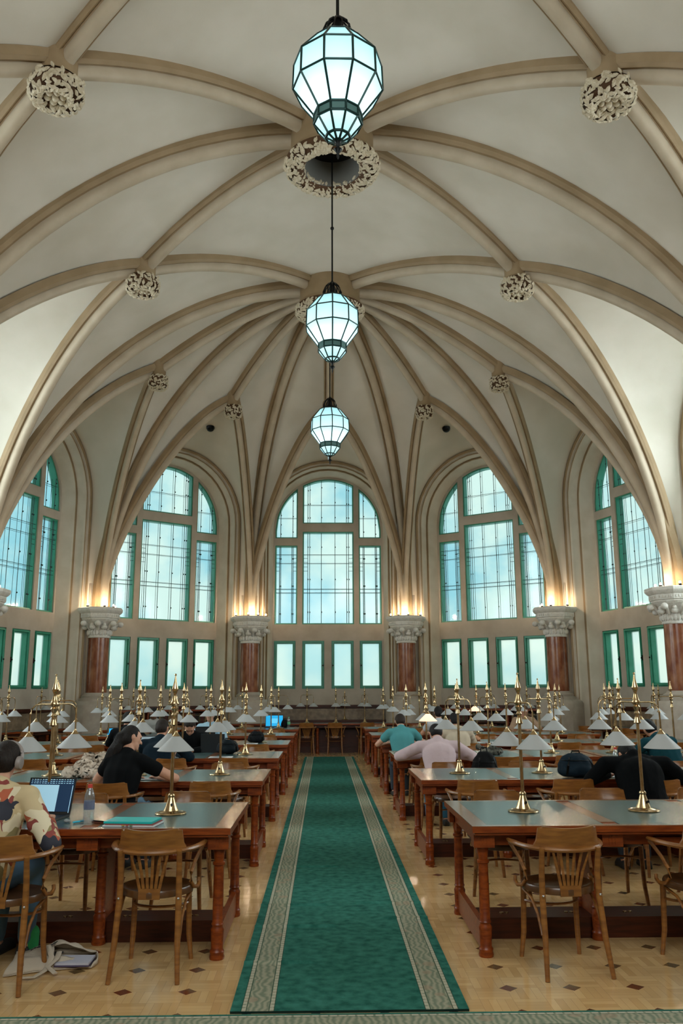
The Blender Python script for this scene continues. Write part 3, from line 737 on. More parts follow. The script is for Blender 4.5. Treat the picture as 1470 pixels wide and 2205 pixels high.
# furniture: tables ---------------------------------------------------
def turned_leg(mb, x, y, r=.035):
    mb.lathe([(r*1.25, 0), (r*1.35, .015), (r*1.2, .03), (r*1.3, .045), (r*1.05, .06), (r*1.15, .15), (r*1.2, .17), (r*.95, .185), (r*.95, .19), (r*1.1, .2), (r*.95, .21), (r*.93, .4), (r*.88, .54), (r*1.1, .545), (r*1.1, .56), (r*.85, .565), (r*.95, .60), (r*1.1, .64), (r*1.1, .65)], 16, (x, y, 0))
def make_table(n, dr):
    """local origin at the aisle end, centre line; extends along +x*dr"""
    t = empty('reading_table', label='x', cat='table', group='long reading tables with leather tops')
    D = 1.28; Lw = .1+n*.84; X = lambda x: x*dr
    mb = MB(); mb.box((X(Lw/2), 0, .7575), (Lw, D, .035)); mb.box((X(Lw/2), 0, .732), (Lw-.03, D-.03, .016)); top = mb.build('table_top', m_wood, t)
    mb = MB()
    mb.box((X(.05), 0, .7765), (.10, D-.004, .005)); mb.box((X(Lw-.05), 0, .7765), (.10, D-.004, .005))
    for k in range(1, n): mb.box((X(.05+k*.84), 0, .7765), (.10, D-.3, .005))
    for sy in (-1, 1): mb.box((X(Lw/2), sy*(D/2-.075), .7765), (Lw-.2, .146, .005)) if False else mb.box((X(Lw/2), sy*(D/2-.03), .7765), (Lw-.2, .056, .005))
    mb.build('wood_border', m_edge, top)
    for k in range(n):
        mb = MB(); mb.box((X(.1+.37+k*.84), 0, .7765), (.738, D-.118, .005)); mb.build('leather_inlay', m_leather, top)
    mb = MB()
    for sy in (-1, 1):
        mb.box((X(Lw/2), sy*(D/2-.15), .685), (Lw-.1, .02, .08))
        for k in range(n+1):
            xx = .08 if k == 0 else (Lw-.08 if k == n else .05+k*.84)
            mb.box((X(xx), sy*(D/2-.11), .686), (.13, .1, .085)); 
            for j in (-1, 0, 1): mb.box((X(xx+j*.02), sy*(D/2-.06), .686), (.008, .006, .055))
        for k in range(n): mb.box((X(.47+k*.84), sy*(D/2-.12), .668), (.28 if k % 2 else .22, .03, .045))
    for xx in (.07, Lw-.07): mb.box((X(xx), 0, .69), (.03, D-.25, .08)); mb.box((X(xx), D/2-.17, .62), (.03, .12, .06)) ; mb.box((X(xx), -(D/2-.17), .62), (.03, .12, .06))
    mb.build('apron', m_wood, t)
    mb = MB(); mb.box((X(Lw/2), 0, .60), (Lw-.2, .42, .012)); mb.build('under_shelf', m_woodd, t)
    for xx in (.08, Lw-.08):
        for sy in (-1, 1): mb = MB(); turned_leg(mb, X(xx), sy*(D/2-.13)); mb.build('leg', m_wood, t)
    for k in range(1, n):
        for sy in (-1, 1): mb = MB(); turned_leg(mb, X(.05+k*.84), sy*.17); mb.build('leg', m_wood, t)
        mb = MB(); mb.box((X(.05+k*.84), 0, .38), (.03, .28, .5)); mb.build('centre_board', m_wood, t)
    for xx in (.08, Lw-.08): mb = MB(); mb.box((X(xx), 0, .10), (.035, D-.3, .15)); mb.build('side_rail', m_wood, t)
    mb = MB(); mb.box((X(Lw/2), 0, .065), (Lw-.2, .28, .13)); fr_ = mb.build('footrest', m_woodd, t)
    mb = MB()
    for k in range(n):
        for q in (.18, .62): 
            for e_ in (0, .035): mb.lathe([(.014, .13), (.014, .137), (.006, .139)], 10, (X(.1+k*.84+q+e_), -.02, 0))
    mb.build('brass_fitting', m_brass, fr_)
    return t
ROWY = [6.19+2.832*k for k in range(6)]
JIT = {}
def rowname(s, k): return '%s %s row' % (ORD[k], 'left' if s < 0 else 'right')
protoT = {}
for s in (-1, 1):
    e0 = -.70 if s < 0 else .80
    for k in range(6):
        for part, n in enumerate(((3, 3) if k < 4 else (3, 2))):
            if k == 0 and part == 1: continue
            x = e0*1.0+s*(0 if part == 0 else 2.66)
            key = (s, n)
            if key not in protoT: o = make_table(n, s); index_kids(o); protoT[key] = o
            else: o = dup(protoT[key])
            o.location = (x, ROWY[k], 0); o['label'] = '%s reading table in the %s from the camera' % ('aisle-side' if part == 0 else 'wall-side', rowname(s, k))

# chairs --------------------------------------------------------------
def make_chair():
    t = empty('bentwood_chair', label='x', cat='chair', group='bentwood armchairs at the reading tables')
    mb = MB(); q = 28; ring_ = []
    def outl(a, sc=1): x = .215*math.cos(a); y = .215*math.sin(a); return (x*(1+.05*math.sin(a))*sc, y*sc)
    prof = [(.0, .452), (.6, .450), (.82, .456), (.90, .468), (.98, .468), (1.0, .460), (1.0, .430), (.9, .425), (.0, .428)]
    vs = []; 
    for sc, z in prof:
        for j in range(q): a = 2*PI*j/q; x, y = outl(a, max(sc, .01)); vs.append((x, y, z))
    fs = [(i*q+j, i*q+(j+1) % q, (i+1)*q+(j+1) % q, (i+1)*q+j) for i in range(len(prof)-1) for j in range(q)]
    mb.add(vs, fs, 0, True); mb.build('seat', m_seat, t)
    for sx in (-1, 1):
        mb = MB(); mb.tube([(sx*.195, -.29, 0), (sx*.180, -.245, .2), (sx*.172, -.205, .42), (sx*.170, -.205, .56), (sx*.172, -.235, .70)], [.014, .018, .019, .018, .016], 10)
        lg = mb.build('rear_leg', m_chair, t)
        mb = MB(); mb.ell((sx*.173, -.226, .435), .008, 8, 6); mb.build('bolt', m_screw, lg)
        mb = MB(); mb.tube([(sx*.185, .19, 0), (sx*.172, .165, .15), (sx*.165, .155, .43)], [.014, .017, .019], 10); mb.build('front_leg', m_chair, t)
        mb = MB(); mb.tube([(sx*.262, .10, .685), (sx*.245, .07, .65), (sx*.222, .03, .60), (sx*.208, -.02, .54), (sx*.208, -.03, .49), (sx*.220, .0, .455), (sx*.236, .05, .445), (sx*.238, .09, .462), (sx*.232, .10, .485)], .0115, 8); mb.build('arm_support', m_chair, t)
        mb = MB(); mb.tube([(sx*.20, .06, .42), (sx*.188, -.06, .39), (sx*.184, -.15, .32), (sx*.184, -.21, .22), (sx*.187, -.235, .14)], .009, 8); mb.build('brace', m_chair, t)
    # bent arm rail
    pts = []
    for i in range(25):
        a = PI*(i/24); x = -.27*math.cos(a)*(1 if True else 1); y = .10-.37*math.sin(a)**.8; z = .700-.010*math.sin(a)
        pts.append((x, y, z))
    mb = MB(); mb.tube(pts, [.012]+[.020]*23+[.012], 8, flat=.72); mb.build('arm_rail', m_chair, t)
    # curved back slab
    g = []; g2 = []
    for i in range(17):
        u = -1+2*i/16; a = u*.82; 
        row = []; 
        for (z, w, off) in ((.688, 1.0, 0), (.712, .98, .004), (.735, .92, -.006), (.808, .87, -.018), (.822, .84, -.020)):
            x = .205*math.sin(a)/math.sin(.82)*w; y = -.262+.075*(1-math.cos(a))/(1-math.cos(.82))+off
            row.append((x, y, z-(.010*(1-u*u) if z > .78 else 0)-(.02*max(0, abs(u)-.86)/.14 if z > .82 else 0)))
        g.append(row)
    mb = MB(); mb.grid(g); gb = [[(x, y+.016, z) for x, y, z in r] for r in g]; mb.grid([r[::-1] for r in gb])
    top = [[r[-1], (r[-1][0], r[-1][1]+.016, r[-1][2])] for r in g]; mb.grid(top)
    for e_ in (0, -1): mb.grid([[p, (p[0], p[1]+.016, p[2])] for p in g[e_]])
    mb.build('backrest', m_chair, t)
    mb = MB()
    for j in range(6):
        u = -1+2*j/5; mb.tube([(u*.115, -.250, .70), (u*.075, -.218, .56), (u*.055, -.208, .47)], .009, 6, flat=.5)
    mb.box((0, -.207, .455), (.125, .012, .06)); mb.build('splat', m_chair, t)
    mb = MB(); mb.tube([(-.172, .15, .34)]+[(-.165*math.cos(PI*i/12), .15-.13*math.sin(PI*i/12), .335) for i in range(13)]+[(.172, .15, .34)], .0085, 6); mb.build('stretcher', m_chair, t)
    index_kids(t); return t
chair0 = make_chair(); ch_used = False
SIT = {(-1, 0, 1), (-1, 1, 1), (-1, 2, 1), (-1, 3, 2), (1, 2, 0), (1, 3, 0), (1, 3, 1), (1, 4, 1), (1, 1, 2), (1, 2, 3)}
def lampx(s, j): return (-1.18-.845*j) if s < 0 else (1.265+.845*j)
for s in (-1, 1):
    for k in range(6):
        nm = (3 if k == 0 else 6 if k < 4 else 5)
        for j in range(nm):
            for side in (-1, 1):
                if k == 0 and j > 2: continue
                x = lampx(s, j)+rnd.uniform(-.05, .05)+(.1 if s > 0 and k == 0 and side < 0 else 0); off = .76+rnd.uniform(-.05, .12)
                rz = (0 if side < 0 else PI)+rnd.uniform(-.12, .12)
                if k == 0 and side < 0:
                    off = .68; rz = (.10 if s > 0 else -.03)
                    if s < 0 and j == 1: x = -1.96; off = .76; rz = -.32
                    if s < 0 and j == 0: x = -1.13; off = .68
                    if s > 0 and j == 0: x = 1.30; off = .69
                if side < 0 and (s, k, j) in SIT: off = .86; rz = 0
                lab = 'armchair on the %s side of the %s, %s seat from the aisle' % ('near' if side < 0 else 'far', rowname(s, k), ORD[j])
                place(chair0, ch_used, (x, ROWY[k]+side*off, 0), rz, lab); ch_used = True

# reading lamps ---------------------------------------------------------
def make_lamp(lit=False):
    t = empty('reading_lamp', label='x', cat='table lamp', group='brass twin-arm reading lamps')
    mb = MB(); mb.lathe([(.105, 0), (.108, .006), (.104, .012), (.088, .016), (.082, .012), (.075, .016), (.052, .024), (.04, .05), (.028, .085), (.02, .11), (.024, .117), (.024, .125), (.016, .135)], 24)
    b = mb.build('base', m_brass, t)
    mb = MB(); mb.lathe([(.009, 0), (.009, .01)], 10, M=Matrix.Translation((0, -.041, .065)) @ Matrix.Rotation(PI/2-.35, 4, 'X')); mb.build('switch', m_iron, b)
    mb = MB(); mb.lathe([(.0125, .12), (.0115, .60)], 12); mb.build('pole', m_brass, t)
    mb = MB(); mb.lathe([(.013, .59), (.026, .60), (.018, .63), (.014, .65), (.02, .665), (.013, .68), (.02, .70), (.027, .71), (.017, .722), (.031, .737), (.032, .745), (.024, .758), (.015, .79), (.011, .81), (.015, .822), (.024, .842), (.022, .85), (.009, .90), (.005, .93), (.004, .936), (.0085, .942), (.006, .95), (.001, .953)], 16); mb.build('finial', m_brass, t)
    for sy in (-1, 1):
        mb = MB(); pts = [(0, 0, .742), (0, sy*.13, .744), (0, sy*.17, .738), (0, sy*.20, .715), (0, sy*.213, .68), (0, sy*.215, .62), (0, sy*.215, .555)]
        mb.tube(pts, .0058, 8); mb.build('arm', m_brass, t)
        mb = MB(); mb.lathe([(.022, .535), (.124, .437), (.122, .434), (.020, .531)], 28, (0, sy*.215, 0), caps=False); sh = mb.build('lamp_shade', m_shadeon if lit and sy < 0 else m_shade, t)
        mb = MB(); mb.lathe([(.007, .565), (.010, .555), (.016, .545), (.029, .531), (.027, .528)], 16, (0, sy*.215, 0)); mb.build('shade_cap', m_brass, sh)
        mb = MB(); mb.lathe([(.010, .53), (.013, .50), (.022, .47), (.02, .45), (.004, .437)], 12, (0, sy*.215, 0)); mb.build('bulb', m_bulb if lit and sy < 0 else mat('bulb_off', 'd8d8d0', .2), sh)
    index_kids(t); return t
lamp0, lampL = make_lamp(), make_lamp(True); lu = {False: False, True: False}
def put_lamp(x, y, rz, label, lit=False, z=.779, sc=1):
    o = place(lampL if lit else lamp0, lu[lit], (x, y, z), rz, label); lu[lit] = True
    if sc != 1: o.scale = (sc,)*3
    if lit:
        l = bpy.data.lights.new('reading_bulb', 'POINT'); l.energy = 2.5; l.color = (1, .82, .6); l.shadow_soft_size = .02
        q = bpy.data.objects.new('reading_bulb', l); C.objects.link(q); q.location = (x+math.sin(rz)*.215, y-math.cos(rz)*.215, z+.445)
    return o
TURN = {(-1, 0, 0): .25, (-1, 0, 1): -.5, (1, 0, 0): .22, (1, 0, 1): .42, (-1, 1, 2): 1.45, (1, 1, 2): 1.5, (-1, 1, 1): .4, (-1, 1, 0): -.05, (1, 1, 0): .5, (1, 1, 1): .5, (-1, 2, 0): .15, (-1, 3, 0): .05, (1, 2, 0): 0, (1, 2, 1): .35, (-1, 5, 0): 1.5, (1, 5, 1): 1.4}
for s in (-1, 1):
    for k in range(6):
        for j in range(3 if k == 0 else 6 if k < 4 else 5):
            lit = (s, k, j) in ((1, 2, 0), (1, 4, 2))
            put_lamp(lampx(s, j), ROWY[k], TURN.get((s, k, j), rnd.uniform(-.6, .6)), 'brass twin-shade lamp on the %s, %s from the aisle%s' % (rowname(s, k), ORD[j], ', lit' if lit else ''), lit)

# desks along the walls ---------------------------------------------------
def wall_desk(fr, s0, s1, n0, n1, label, leather=True):
    O, t, nn, hw = fr; c = bpt(fr, (s0+s1)/2, (n0+n1)/2, 0); o = empty('wall_desk', c, math.atan2(t.y, t.x), label=label, cat='desk', group='desks built along the walls')
    w, d = s1-s0, abs(n1-n0)
    mb = MB(); mb.box((0, 0, .755), (w, d, .04)); mb.build('desk_top', m_wood, o)
    mb = MB(); mb.box((0, -.0, .777), (w-.12, d-.12, .004)); mb.build('leather_inlay', m_leather, o)
    mb = MB(); mb.box((0, d/2-.12, .37), (w-.05, .04, .74)); mb.box((0, d/2-.16, .07), (w-.05, .06, .14)); mb.box((0, -d/2+.1, .70), (w-.06, .02, .07))
    k = int(w/.55)
    for i in range(k+1): mb.box((-w/2+.04+(w-.08)*i/k, d/2-.16, .40), (.06, .05, .66))
    for i in range(k): mb.box((-w/2+.04+(w-.08)*(i+.5)/k, d/2-.145, .40), ((w/k)*.5, .02, .42))
    mb.build('panelled_front', m_woodd, o)
    for i in range(0, k+1, 2): mb = MB(); turned_leg(mb, -w/2+.06+(w-.12)*i/k, -d/2+.1, .035); mb.build('leg', m_wood, o)
    return o
frc, _ = FR['apse_centre']
wall_desk(frc, -2.7, 2.7, -.83, -.13-.02, 'long wooden desk across the far end of the hall')
for q, x in enumerate((-.58, .20, .98)):
    put_lamp(x, 23.58, (.95, 0, .3)[q], 'brass twin-shade lamp on the far end desk, %s from the left' % ORD[q])
mbx = MB()
for q, (x, rz) in enumerate(((-.60, .12), (.17, -.02), (.99, .1))):
    place(chair0, True, (x, 22.98, 0), rz, 'armchair at the far end desk, %s from the left' % ORD[q])
put_lamp(.46, 24.42, .3, 'dark brass lamp against the wall under the central window', z=.84, sc=.86)
shf = MB(); shf.box((0, 24.55, .80), (3.3, .5, .06)); shf.box((0, 24.6, .4), (3.2, .35, .78)); shf.build('wall_ledge', m_woodd, label='low wooden ledge on the wall behind the far end desk', cat='ledge')
for nm, lab in (('apse_far_left', 'far left apse window'), ('apse_far_right', 'far right apse window'), ('left', 'left side wall window'), ('right', 'right side wall window')):
    fr, sx = FR[nm]; wall_desk(fr, -1.5*sx, 1.5*sx, .28, .88, 'wooden desk under the %s' % lab)
    for q, s_ in enumerate((-.8, .8)):
        p = bpt(fr, s_*sx, .56, 0); put_lamp(p.x, p.y, math.atan2(fr[1].y, fr[1].x)+PI/2+.1, 'brass lamp on the desk under the %s, %s from left' % (lab, ORD[q]))
        p = bpt(fr, s_*sx, -.12, 0); place(chair0, True, (p.x, p.y, 0), math.atan2(fr[1].y, fr[1].x)+rnd.uniform(-.2, .2)+(0 if True else PI), 'armchair at the desk under the %s, %s from left' % (lab, ORD[q]))
# low bookcases under the angled windows
def bookcase(fr, lab):
    O, t, nn, hw = fr; c = bpt(fr, 0, .70, 0); o = empty('low_bookcase', c, math.atan2(t.y, t.x), label='low wooden bookcase under the %s apse window' % lab, cat='bookcase')
    w, d = 3.3, .34
    mb = MB(); mb.box((0, .15, .58), (w, .03, 1.1)); 
    for i in range(4): mb.box((-w/2+.02+(w-.04)*i/3, 0, .55), (.04, d, 1.1))
    mb.box((0, 0, .06), (w, d, .12)); mb.build('carcass', m_wood, o)
    mb = MB(); mb.box((0, -.01, 1.125), (w+.06, d+.06, .05)); mb.build('case_top', m_wood, o)
    for z in (.46, .79): mb = MB(); mb.box((0, 0, z), (w-.06, d-.04, .025)); mb.build('shelf', m_woodd, o)
    Mw = o.matrix_basis
    for sh, z in enumerate((.475, .805)):
        x = -w/2+.07
        while x < w/2-.1:
            wd = rnd.uniform(.045, .075); h = rnd.uniform(.22, .27)
            if all(abs(x+wd/2-(-w/2+.02+(w-.04)*i/3)) > .07 for i in range(4)):
                key = rnd.randrange(5); mb = None
                bo = bpy.data.objects.new('book', BK[key]); C.objects.link(bo); bo.location = Mw @ Vector((x+wd/2, -.03, z)); bo.rotation_euler = o.rotation_euler; bo.scale = (wd/.06, 1, h/.25)
                tag(bo, 'dark bound book on the %s shelf of the %s bookcase' % ('upper' if sh else 'lower', lab), 'book', 'bound books in the %s low bookcase' % lab)
            x += wd+.004
BK = []
for i, m_ in enumerate(m_book):
    b = MB(); b.box((0, 0, .125), (.058, .20, .25)); b.box((0, -.101, .20), (.058, .003, .012), 1); b.box((0, -.101, .06), (.058, .003, .008), 1); BK.append(b.mesh('book', [m_, m_brass]))
for nm, lab in (('apse_left', 'left'), ('apse_right', 'right')):
    bookcase(FR[nm][0], lab)
# PEOPLE_AND_CLUTTER
# people ---------------------------------------------------------------
m_skin = mat('skin', 'c08a6c', .55, col2='b57e62', scale=20)
m_skin2 = mat('skin_pale', 'cf9d82', .55, col2='c28f75', scale=20)
def remesh(name, mb, vox, mt, parent=None, smooth=3, **kw):
    me = mb.mesh(name, mt); o = bpy.data.objects.new(name, me); C.objects.link(o)
    md = o.modifiers.new('r', 'REMESH'); md.mode = 'VOXEL'; md.voxel_size = vox; md.use_smooth_shade = True
    sm = o.modifiers.new('s', 'SMOOTH'); sm.iterations = smooth; sm.factor = .5
    me2 = bpy.data.meshes.new_from_object(o.evaluated_get(bpy.context.evaluated_depsgraph_get()))
    bpy.data.objects.remove(o); me2.materials.clear()
    for m in (mt if isinstance(mt, (list, tuple)) else [mt]): me2.materials.append(m)
    me2.polygons.foreach_set('material_index', [0]*len(me2.polygons)); me2.polygons.foreach_set('use_smooth', [True]*len(me2.polygons))
    return link(name, me2, parent, **kw)
V = Vector
def person(loc, rz, label, shirt, pants='26303c', hair='17110e', lean=.35, head=.5, turn=0, hstyle='short', sleeve='long', elbows=None, vox=.012, skin=None, seat=.47, bulk=1.0, shoulders=.185, legs=True, hood=False, roll=0, hands_z=.80, drop=0):
    """local frame: sits at origin facing +Y"""
    skin = skin or m_skin
    t = empty('person', loc, rz, label=label, cat='person')
    b = bulk
    hip = V((0, -.04, seat+.09)); sl, cl = math.sin(lean), math.cos(lean)
    def sp(d, l2): return hip+V((0, math.sin(l2)*d, math.cos(l2)*d))
    waist = sp(.14, lean*.7); chest = waist+V((0, sl*.17, cl*.17)); top = chest+V((0, math.sin(lean*1.15)*.16, math.cos(lean*1.15)*.16))
    hd = V((math.sin(roll), math.sin(head)*math.cos(turn*.3), math.cos(head))).normalized()
    neck = top+V((0, math.sin(lean*1.2)*.03, .02)); hb = neck+hd*.085; hc = neck+hd*.175
    E_ = {}; H_ = {}
    for s in (-1, 1):
        E_[s] = V(elbows[s][0]) if elbows else V((s*.30, top.y+.14, hands_z+.02))
        H_[s] = V(elbows[s][1]) if elbows else V((s*.06, top.y+.36, hands_z+.01))
    SH = {s: top+V((s*shoulders*b, 0, -.035-drop)) for s in (-1, 1)}
    bd = MB()
    def torso(m, k, lo=True):
        m.ell(hip+V((0, 0, -.01)), (.165*b+k, .125*b+k, .12+k)); m.cap(hip+V((-.05, 0, .02)), waist+V((-.04, 0, 0)), .12*b+k, .108*b+k); m.cap(hip+V((.05, 0, .02)), waist+V((.04, 0, 0)), .12*b+k, .108*b+k)
        m.cap(waist+V((-.045, 0, 0)), chest+V((-.065, 0, 0)), .108*b+k, .115*b+k); m.cap(waist+V((.045, 0, 0)), chest+V((.065, 0, 0)), .108*b+k, .115*b+k)
        m.cap(chest+V((-.06, 0, 0)), top+V((-.08, 0, -.03)), .112*b+k, .075+k); m.cap(chest+V((.06, 0, 0)), top+V((.08, 0, -.03)), .112*b+k, .075+k)
        m.cap(waist, chest, .125*b+k, .13*b+k); m.cap(chest, top+V((0, 0, -.05)), .13*b+k, .10+k)
        m.cap(SH[-1], SH[1], .062+k, .062+k); m.cap(top+V((0, 0, -.04)), neck, .085+k, .062+k)
    torso(bd, 0); bd.cap(neck, hb, .058, .055)
    for s in (-1, 1):
        bd.cap(SH[s], E_[s], .054, .042); bd.cap(E_[s], H_[s], .043, .029)
    # head (x right, y face, z up) rotated
    zf = hd; yf = V((math.sin(turn), math.cos(turn), 0)); yf = (yf-zf*yf.dot(zf)).normalized(); xf = yf.cross(zf).normalized()
    Rm = Matrix((xf, yf, zf)).transposed(); HM = Matrix.Translation(hc) @ Rm.to_4x4()
    hp = lambda x, y, z: HM @ V((x, y, z))
    bd.ell(hc, (.074, .092, .098), 20, 14, R=Rm); bd.ell(hp(0, .028, -.062), (.054, .058, .055), 16, 10, R=Rm)
    bd.cap(hp(0, .088, .0), hp(0, .108, -.03), .009, .014, 8); bd.ell(hp(0, .086, -.063), (.024, .012, .009), 10, 6, R=Rm)
    bd.ell(hp(0, .082, .022), (.05, .018, .012), 10, 6, R=Rm); bd.ell(hp(0, .078, -.095), (.022, .016, .015), 10, 6, R=Rm)
    for s in (-1, 1): bd.ell(hp(s*.076, -.005, -.012), (.010, .020, .032), 8, 8, R=Rm)
    # hands
    for s in (-1, 1):
        d = (H_[s]-E_[s]).normalized(); side = d.cross(V((0, 0, 1))).normalized(); pz = V((0, 0, 1)); P0 = H_[s]; P1 = P0+d*.085
        bd.cap(P0, P0+d*.04, .028, .030, 10)
        for f in (-1.5, -.5, .5, 1.5): bd.cap(P0+d*.02+side*(f*.012), P1+side*(f*.020), .013, .012, 8)
        for fi, f in enumerate((-1.5, -.5, .5, 1.5)):
            q = P1+side*(f*.020); ln = (.030, .036, .034, .026)[fi]; a = q+d*ln-pz*.004; c = a+d*ln*.8-pz*.018
            bd.cap(q, a, .0098, .009, 8); bd.cap(a, c, .009, .0078, 8)
        tb = P0+d*.025-side*s*.028; bd.cap(tb, tb+d*.035-side*s*.018, .012, .010, 8); bd.cap(tb+d*.035-side*s*.018, tb+d*.062-side*s*.014, .010, .009, 8)
    K = {}; A = {}
    if legs:
        for s in (-1, 1):
            h0 = hip+V((s*.09, .02, -.02)); K[s] = V((s*.10, .40, seat+.06)); A[s] = V((s*.10, .36, .09))
            bd.cap(h0, K[s], .082*b, .055); bd.cap(K[s], A[s], .052, .036); bd.cap(A[s]+V((0, -.02, -.03)), A[s]+V((0, .13, -.055)), .034, .028)
    remesh('body', bd, vox if vox < .012 else .0105, skin, t)
    # eyes
    if vox < .012 or abs(turn) > 1.2 or rz > 2:
        ey = MB()
        for s in (-1, 1): ey.ell(hp(s*.030, .083, .006), (.011, .007, .008), 10, 8, R=Rm)
        ey.build('eyes', mat('eye', '2a1d16', .2), t)
    sh = MB(); k = .014; torso(sh, k)
    sh.cap(top+V((0, 0, 0)), neck+V((0, 0, .01)), .07+k, .060+k)
    for s in (-1, 1):
        if sleeve == 'long':
            sh.cap(SH[s], E_[s], .058+k, .048+k); sh.cap(E_[s], E_[s].lerp(H_[s], .93), .048+k, .031+k*.6)
            for q in range(4): c = E_[s].lerp(SH[s], .1+.2*q); sh.ell(c+V((rnd.uniform(-.015, .015), -.012, rnd.uniform(-.02, .01))), .044+k, 10, 8)
        else: sh.cap(SH[s], SH[s].lerp(E_[s], .45), .060+k, .054+k)
    if hood: sh.ell(neck+V((0, -.07, .0)), (.12, .07, .075)); sh.ell(neck+V((0, -.04, .03)), (.13, .10, .04))
    remesh('shirt', sh, max(vox, .012), shirt, t, 5)
    if legs:
        pn = MB(); pm = mat('trousers_'+pants, pants, .85, bump=.4, scale=10)
        pn.ell(hip+V((0, 0, -.03)), (.175*b, .14*b, .11))
        for s in (-1, 1): h0 = hip+V((s*.09, .02, -.02)); pn.cap(h0, K[s], .098*b, .070); pn.cap(K[s], A[s]+V((0, 0, .03)), .069, .052)
        remesh('trousers', pn, .013, pm, t)
        so = MB()
        for s in (-1, 1): so.cap(A[s]+V((0, -.03, -.045)), A[s]+V((0, .15, -.055)), .042, .035); so.box((A[s].x, A[s].y+.06, .015), (.075, .25, .03))
        remesh('shoes', so, .012, mat('shoe', '20201f', .6), t)
    hm = mat('hair_'+hair, hair, .6, col2='2c1f16' if hair != '0c0c0c' else '131313', scale=6, stretch=(30, 30, 2), contrast=(.5, .85), bump=.6, spec=.25)
    ha = MB(); ha.ell(hp(0, -.014, .018), (.084, .094, .094), 20, 14, R=Rm)
    ha.ell(hp(0, -.035, -.03), (.078, .070, .075), 16, 12, R=Rm)
    if hstyle == 'bun': ha.ell(hp(.0, -.05, .095), .042); ha.ell(hp(0, -.06, .06), .06)
    if hstyle == 'lowbun': ha.ell(hp(0, -.105, -.03), (.05, .045, .055), R=Rm); ha.ell(hp(0, -.07, -.03), (.07, .06, .07), R=Rm)
    if hstyle == 'tail':
        ha.ell(hp(0, -.09, -.01), (.045, .04, .045)); p = hp(0, -.10, -.02)
        for i in range(34):
            a = rnd.uniform(-1, 1); c = rnd.uniform(-1, 1); ln = rnd.uniform(.20, .31)
            q0 = p+V((a*.02, -.01, c*.02)); q1 = p+V((a*.055-.03, -.035+c*.02, -ln*.45)); q2 = p+V((a*.075-.075, -.045+c*.03, -ln))
            ha.cap(q0, q1, .022, .020, 8); ha.cap(q1, q2, .020, .006, 8)
    h_ = remesh('hair', ha, .009 if vox < .012 else .012, hm, t)
    # cut the face free: drop hair vertices in front of the brow
    me = h_.data; bm = bmesh.new(); bm.from_mesh(me); inv = HM.inverted()
    kill = [v for v in bm.verts if (lambda q: q.y > .035 and q.z < .052 or (q.y > .0 and q.z < -.03))(inv @ v.co)]
    bmesh.ops.delete(bm, geom=kill, context='VERTS'); bm.to_mesh(me); bm.free()
    return t, HM, hp, Rm
def cloth(name, c, rough=.95, **kw): return mat(name, c, rough, bump=.5, scale=7, spec=.12, **kw)
# patterned shirt
def pattern_mat():
    m = bpy.data.materials.new('patterned_shirt'); m.use_nodes = True; nt = m.node_tree; n = nt.nodes; l = nt.links; b = n['Principled BSDF']
    tc = n.new('ShaderNodeTexCoord'); mp = n.new('ShaderNodeMapping'); mp.inputs['Scale'].default_value = (1, 1, .8); l.new(tc.outputs['Object'], mp.inputs[0])
    nz = n.new('ShaderNodeTexNoise'); nz.inputs['Scale'].default_value = 5; l.new(mp.outputs[0], nz.inputs['Vector'])
    mx = n.new('ShaderNodeMix'); mx.data_type = 'RGBA'; mx.blend_type = 'ADD'; mx.inputs[0].default_value = .25; l.new(mp.outputs[0], mx.inputs[6]); l.new(nz.outputs['Color'], mx.inputs[7])
    v = n.new('ShaderNodeTexVoronoi'); v.distance = 'CHEBYCHEV'; v.inputs['Scale'].default_value = 13; l.new(mx.outputs[2], v.inputs['Vector'])
    sp = n.new('ShaderNodeSeparateColor'); l.new(v.outputs['Color'], sp.inputs[0])
    r = n.new('ShaderNodeValToRGB'); r.color_ramp.interpolation = 'CONSTANT'; el = r.color_ramp.elements
    el[0].color = lin('c9b48c'); el[1].position = .3; el[1].color = lin('b05a3c')
    for p, c in ((.5, '2a2c38'), (.64, 'e0d3b4'), (.8, '94875c'), (.9, '8a3f38')): x = el.new(p); x.color = lin(c)
    l.new(sp.outputs[0], r.inputs[0]); l.new(r.outputs[0], b.inputs['Base Color']); b.inputs['Roughness'].default_value = .75
    bp = n.new('ShaderNodeBump'); bp.inputs['Strength'].default_value = .6; bp.inputs['Distance'].default_value = .03; l.new(nz.outputs[0], bp.inputs['Height']); l.new(bp.outputs[0], b.inputs['Normal'])
    return m
# 1 foreground left
t, HM, hp, Rm = person((-2.15, 5.42, 0), -.22, 'person in patterned shirt and grey headphones working at a laptop', pattern_mat(), '4f6f88', '1d1410', lean=.28, head=.38, turn=-.15, hstyle='lowbun', vox=.009, skin=m_skin2,
    elbows={-1: ((-.30, .22, .80), (-.08, .44, .80)), 1: ((.40, .06, .72), (.20, .38, .80))}, bulk=1.12, shoulders=.19)
hpn = empty('headphones', label='grey over-ear headphones worn by the person in the patterned shirt', cat='headphones')
hpn.matrix_world = Matrix.Translation((-2.15, 5.42, 0)) @ Matrix.Rotation(-.22, 4, 'Z') @ HM
mg = mat('headphone_grey', '8f8580', .45)
mb = MB(); mb.tube([(.098*math.cos(a), .0, .105*math.sin(a)+.005) for a in [PI*i/20 for i in range(21)]], .011, 8, flat=1); mb.build('headband', mg, hpn)
for s in (-1, 1):
    mb = MB(); mb.lathe([(.028, 0), (.040, .006), (.042, .02), (.036, .032), (.015, .036)], 20, M=Matrix.Translation((s*.074, -.005, -.02)) @ Matrix.Rotation(s*PI/2, 4, 'Y')); mb.build('ear_cup', mg, hpn)
sk = MB(); sk.cap((-.02, .0, .07), (-.02, .0, .14), .044, .046)
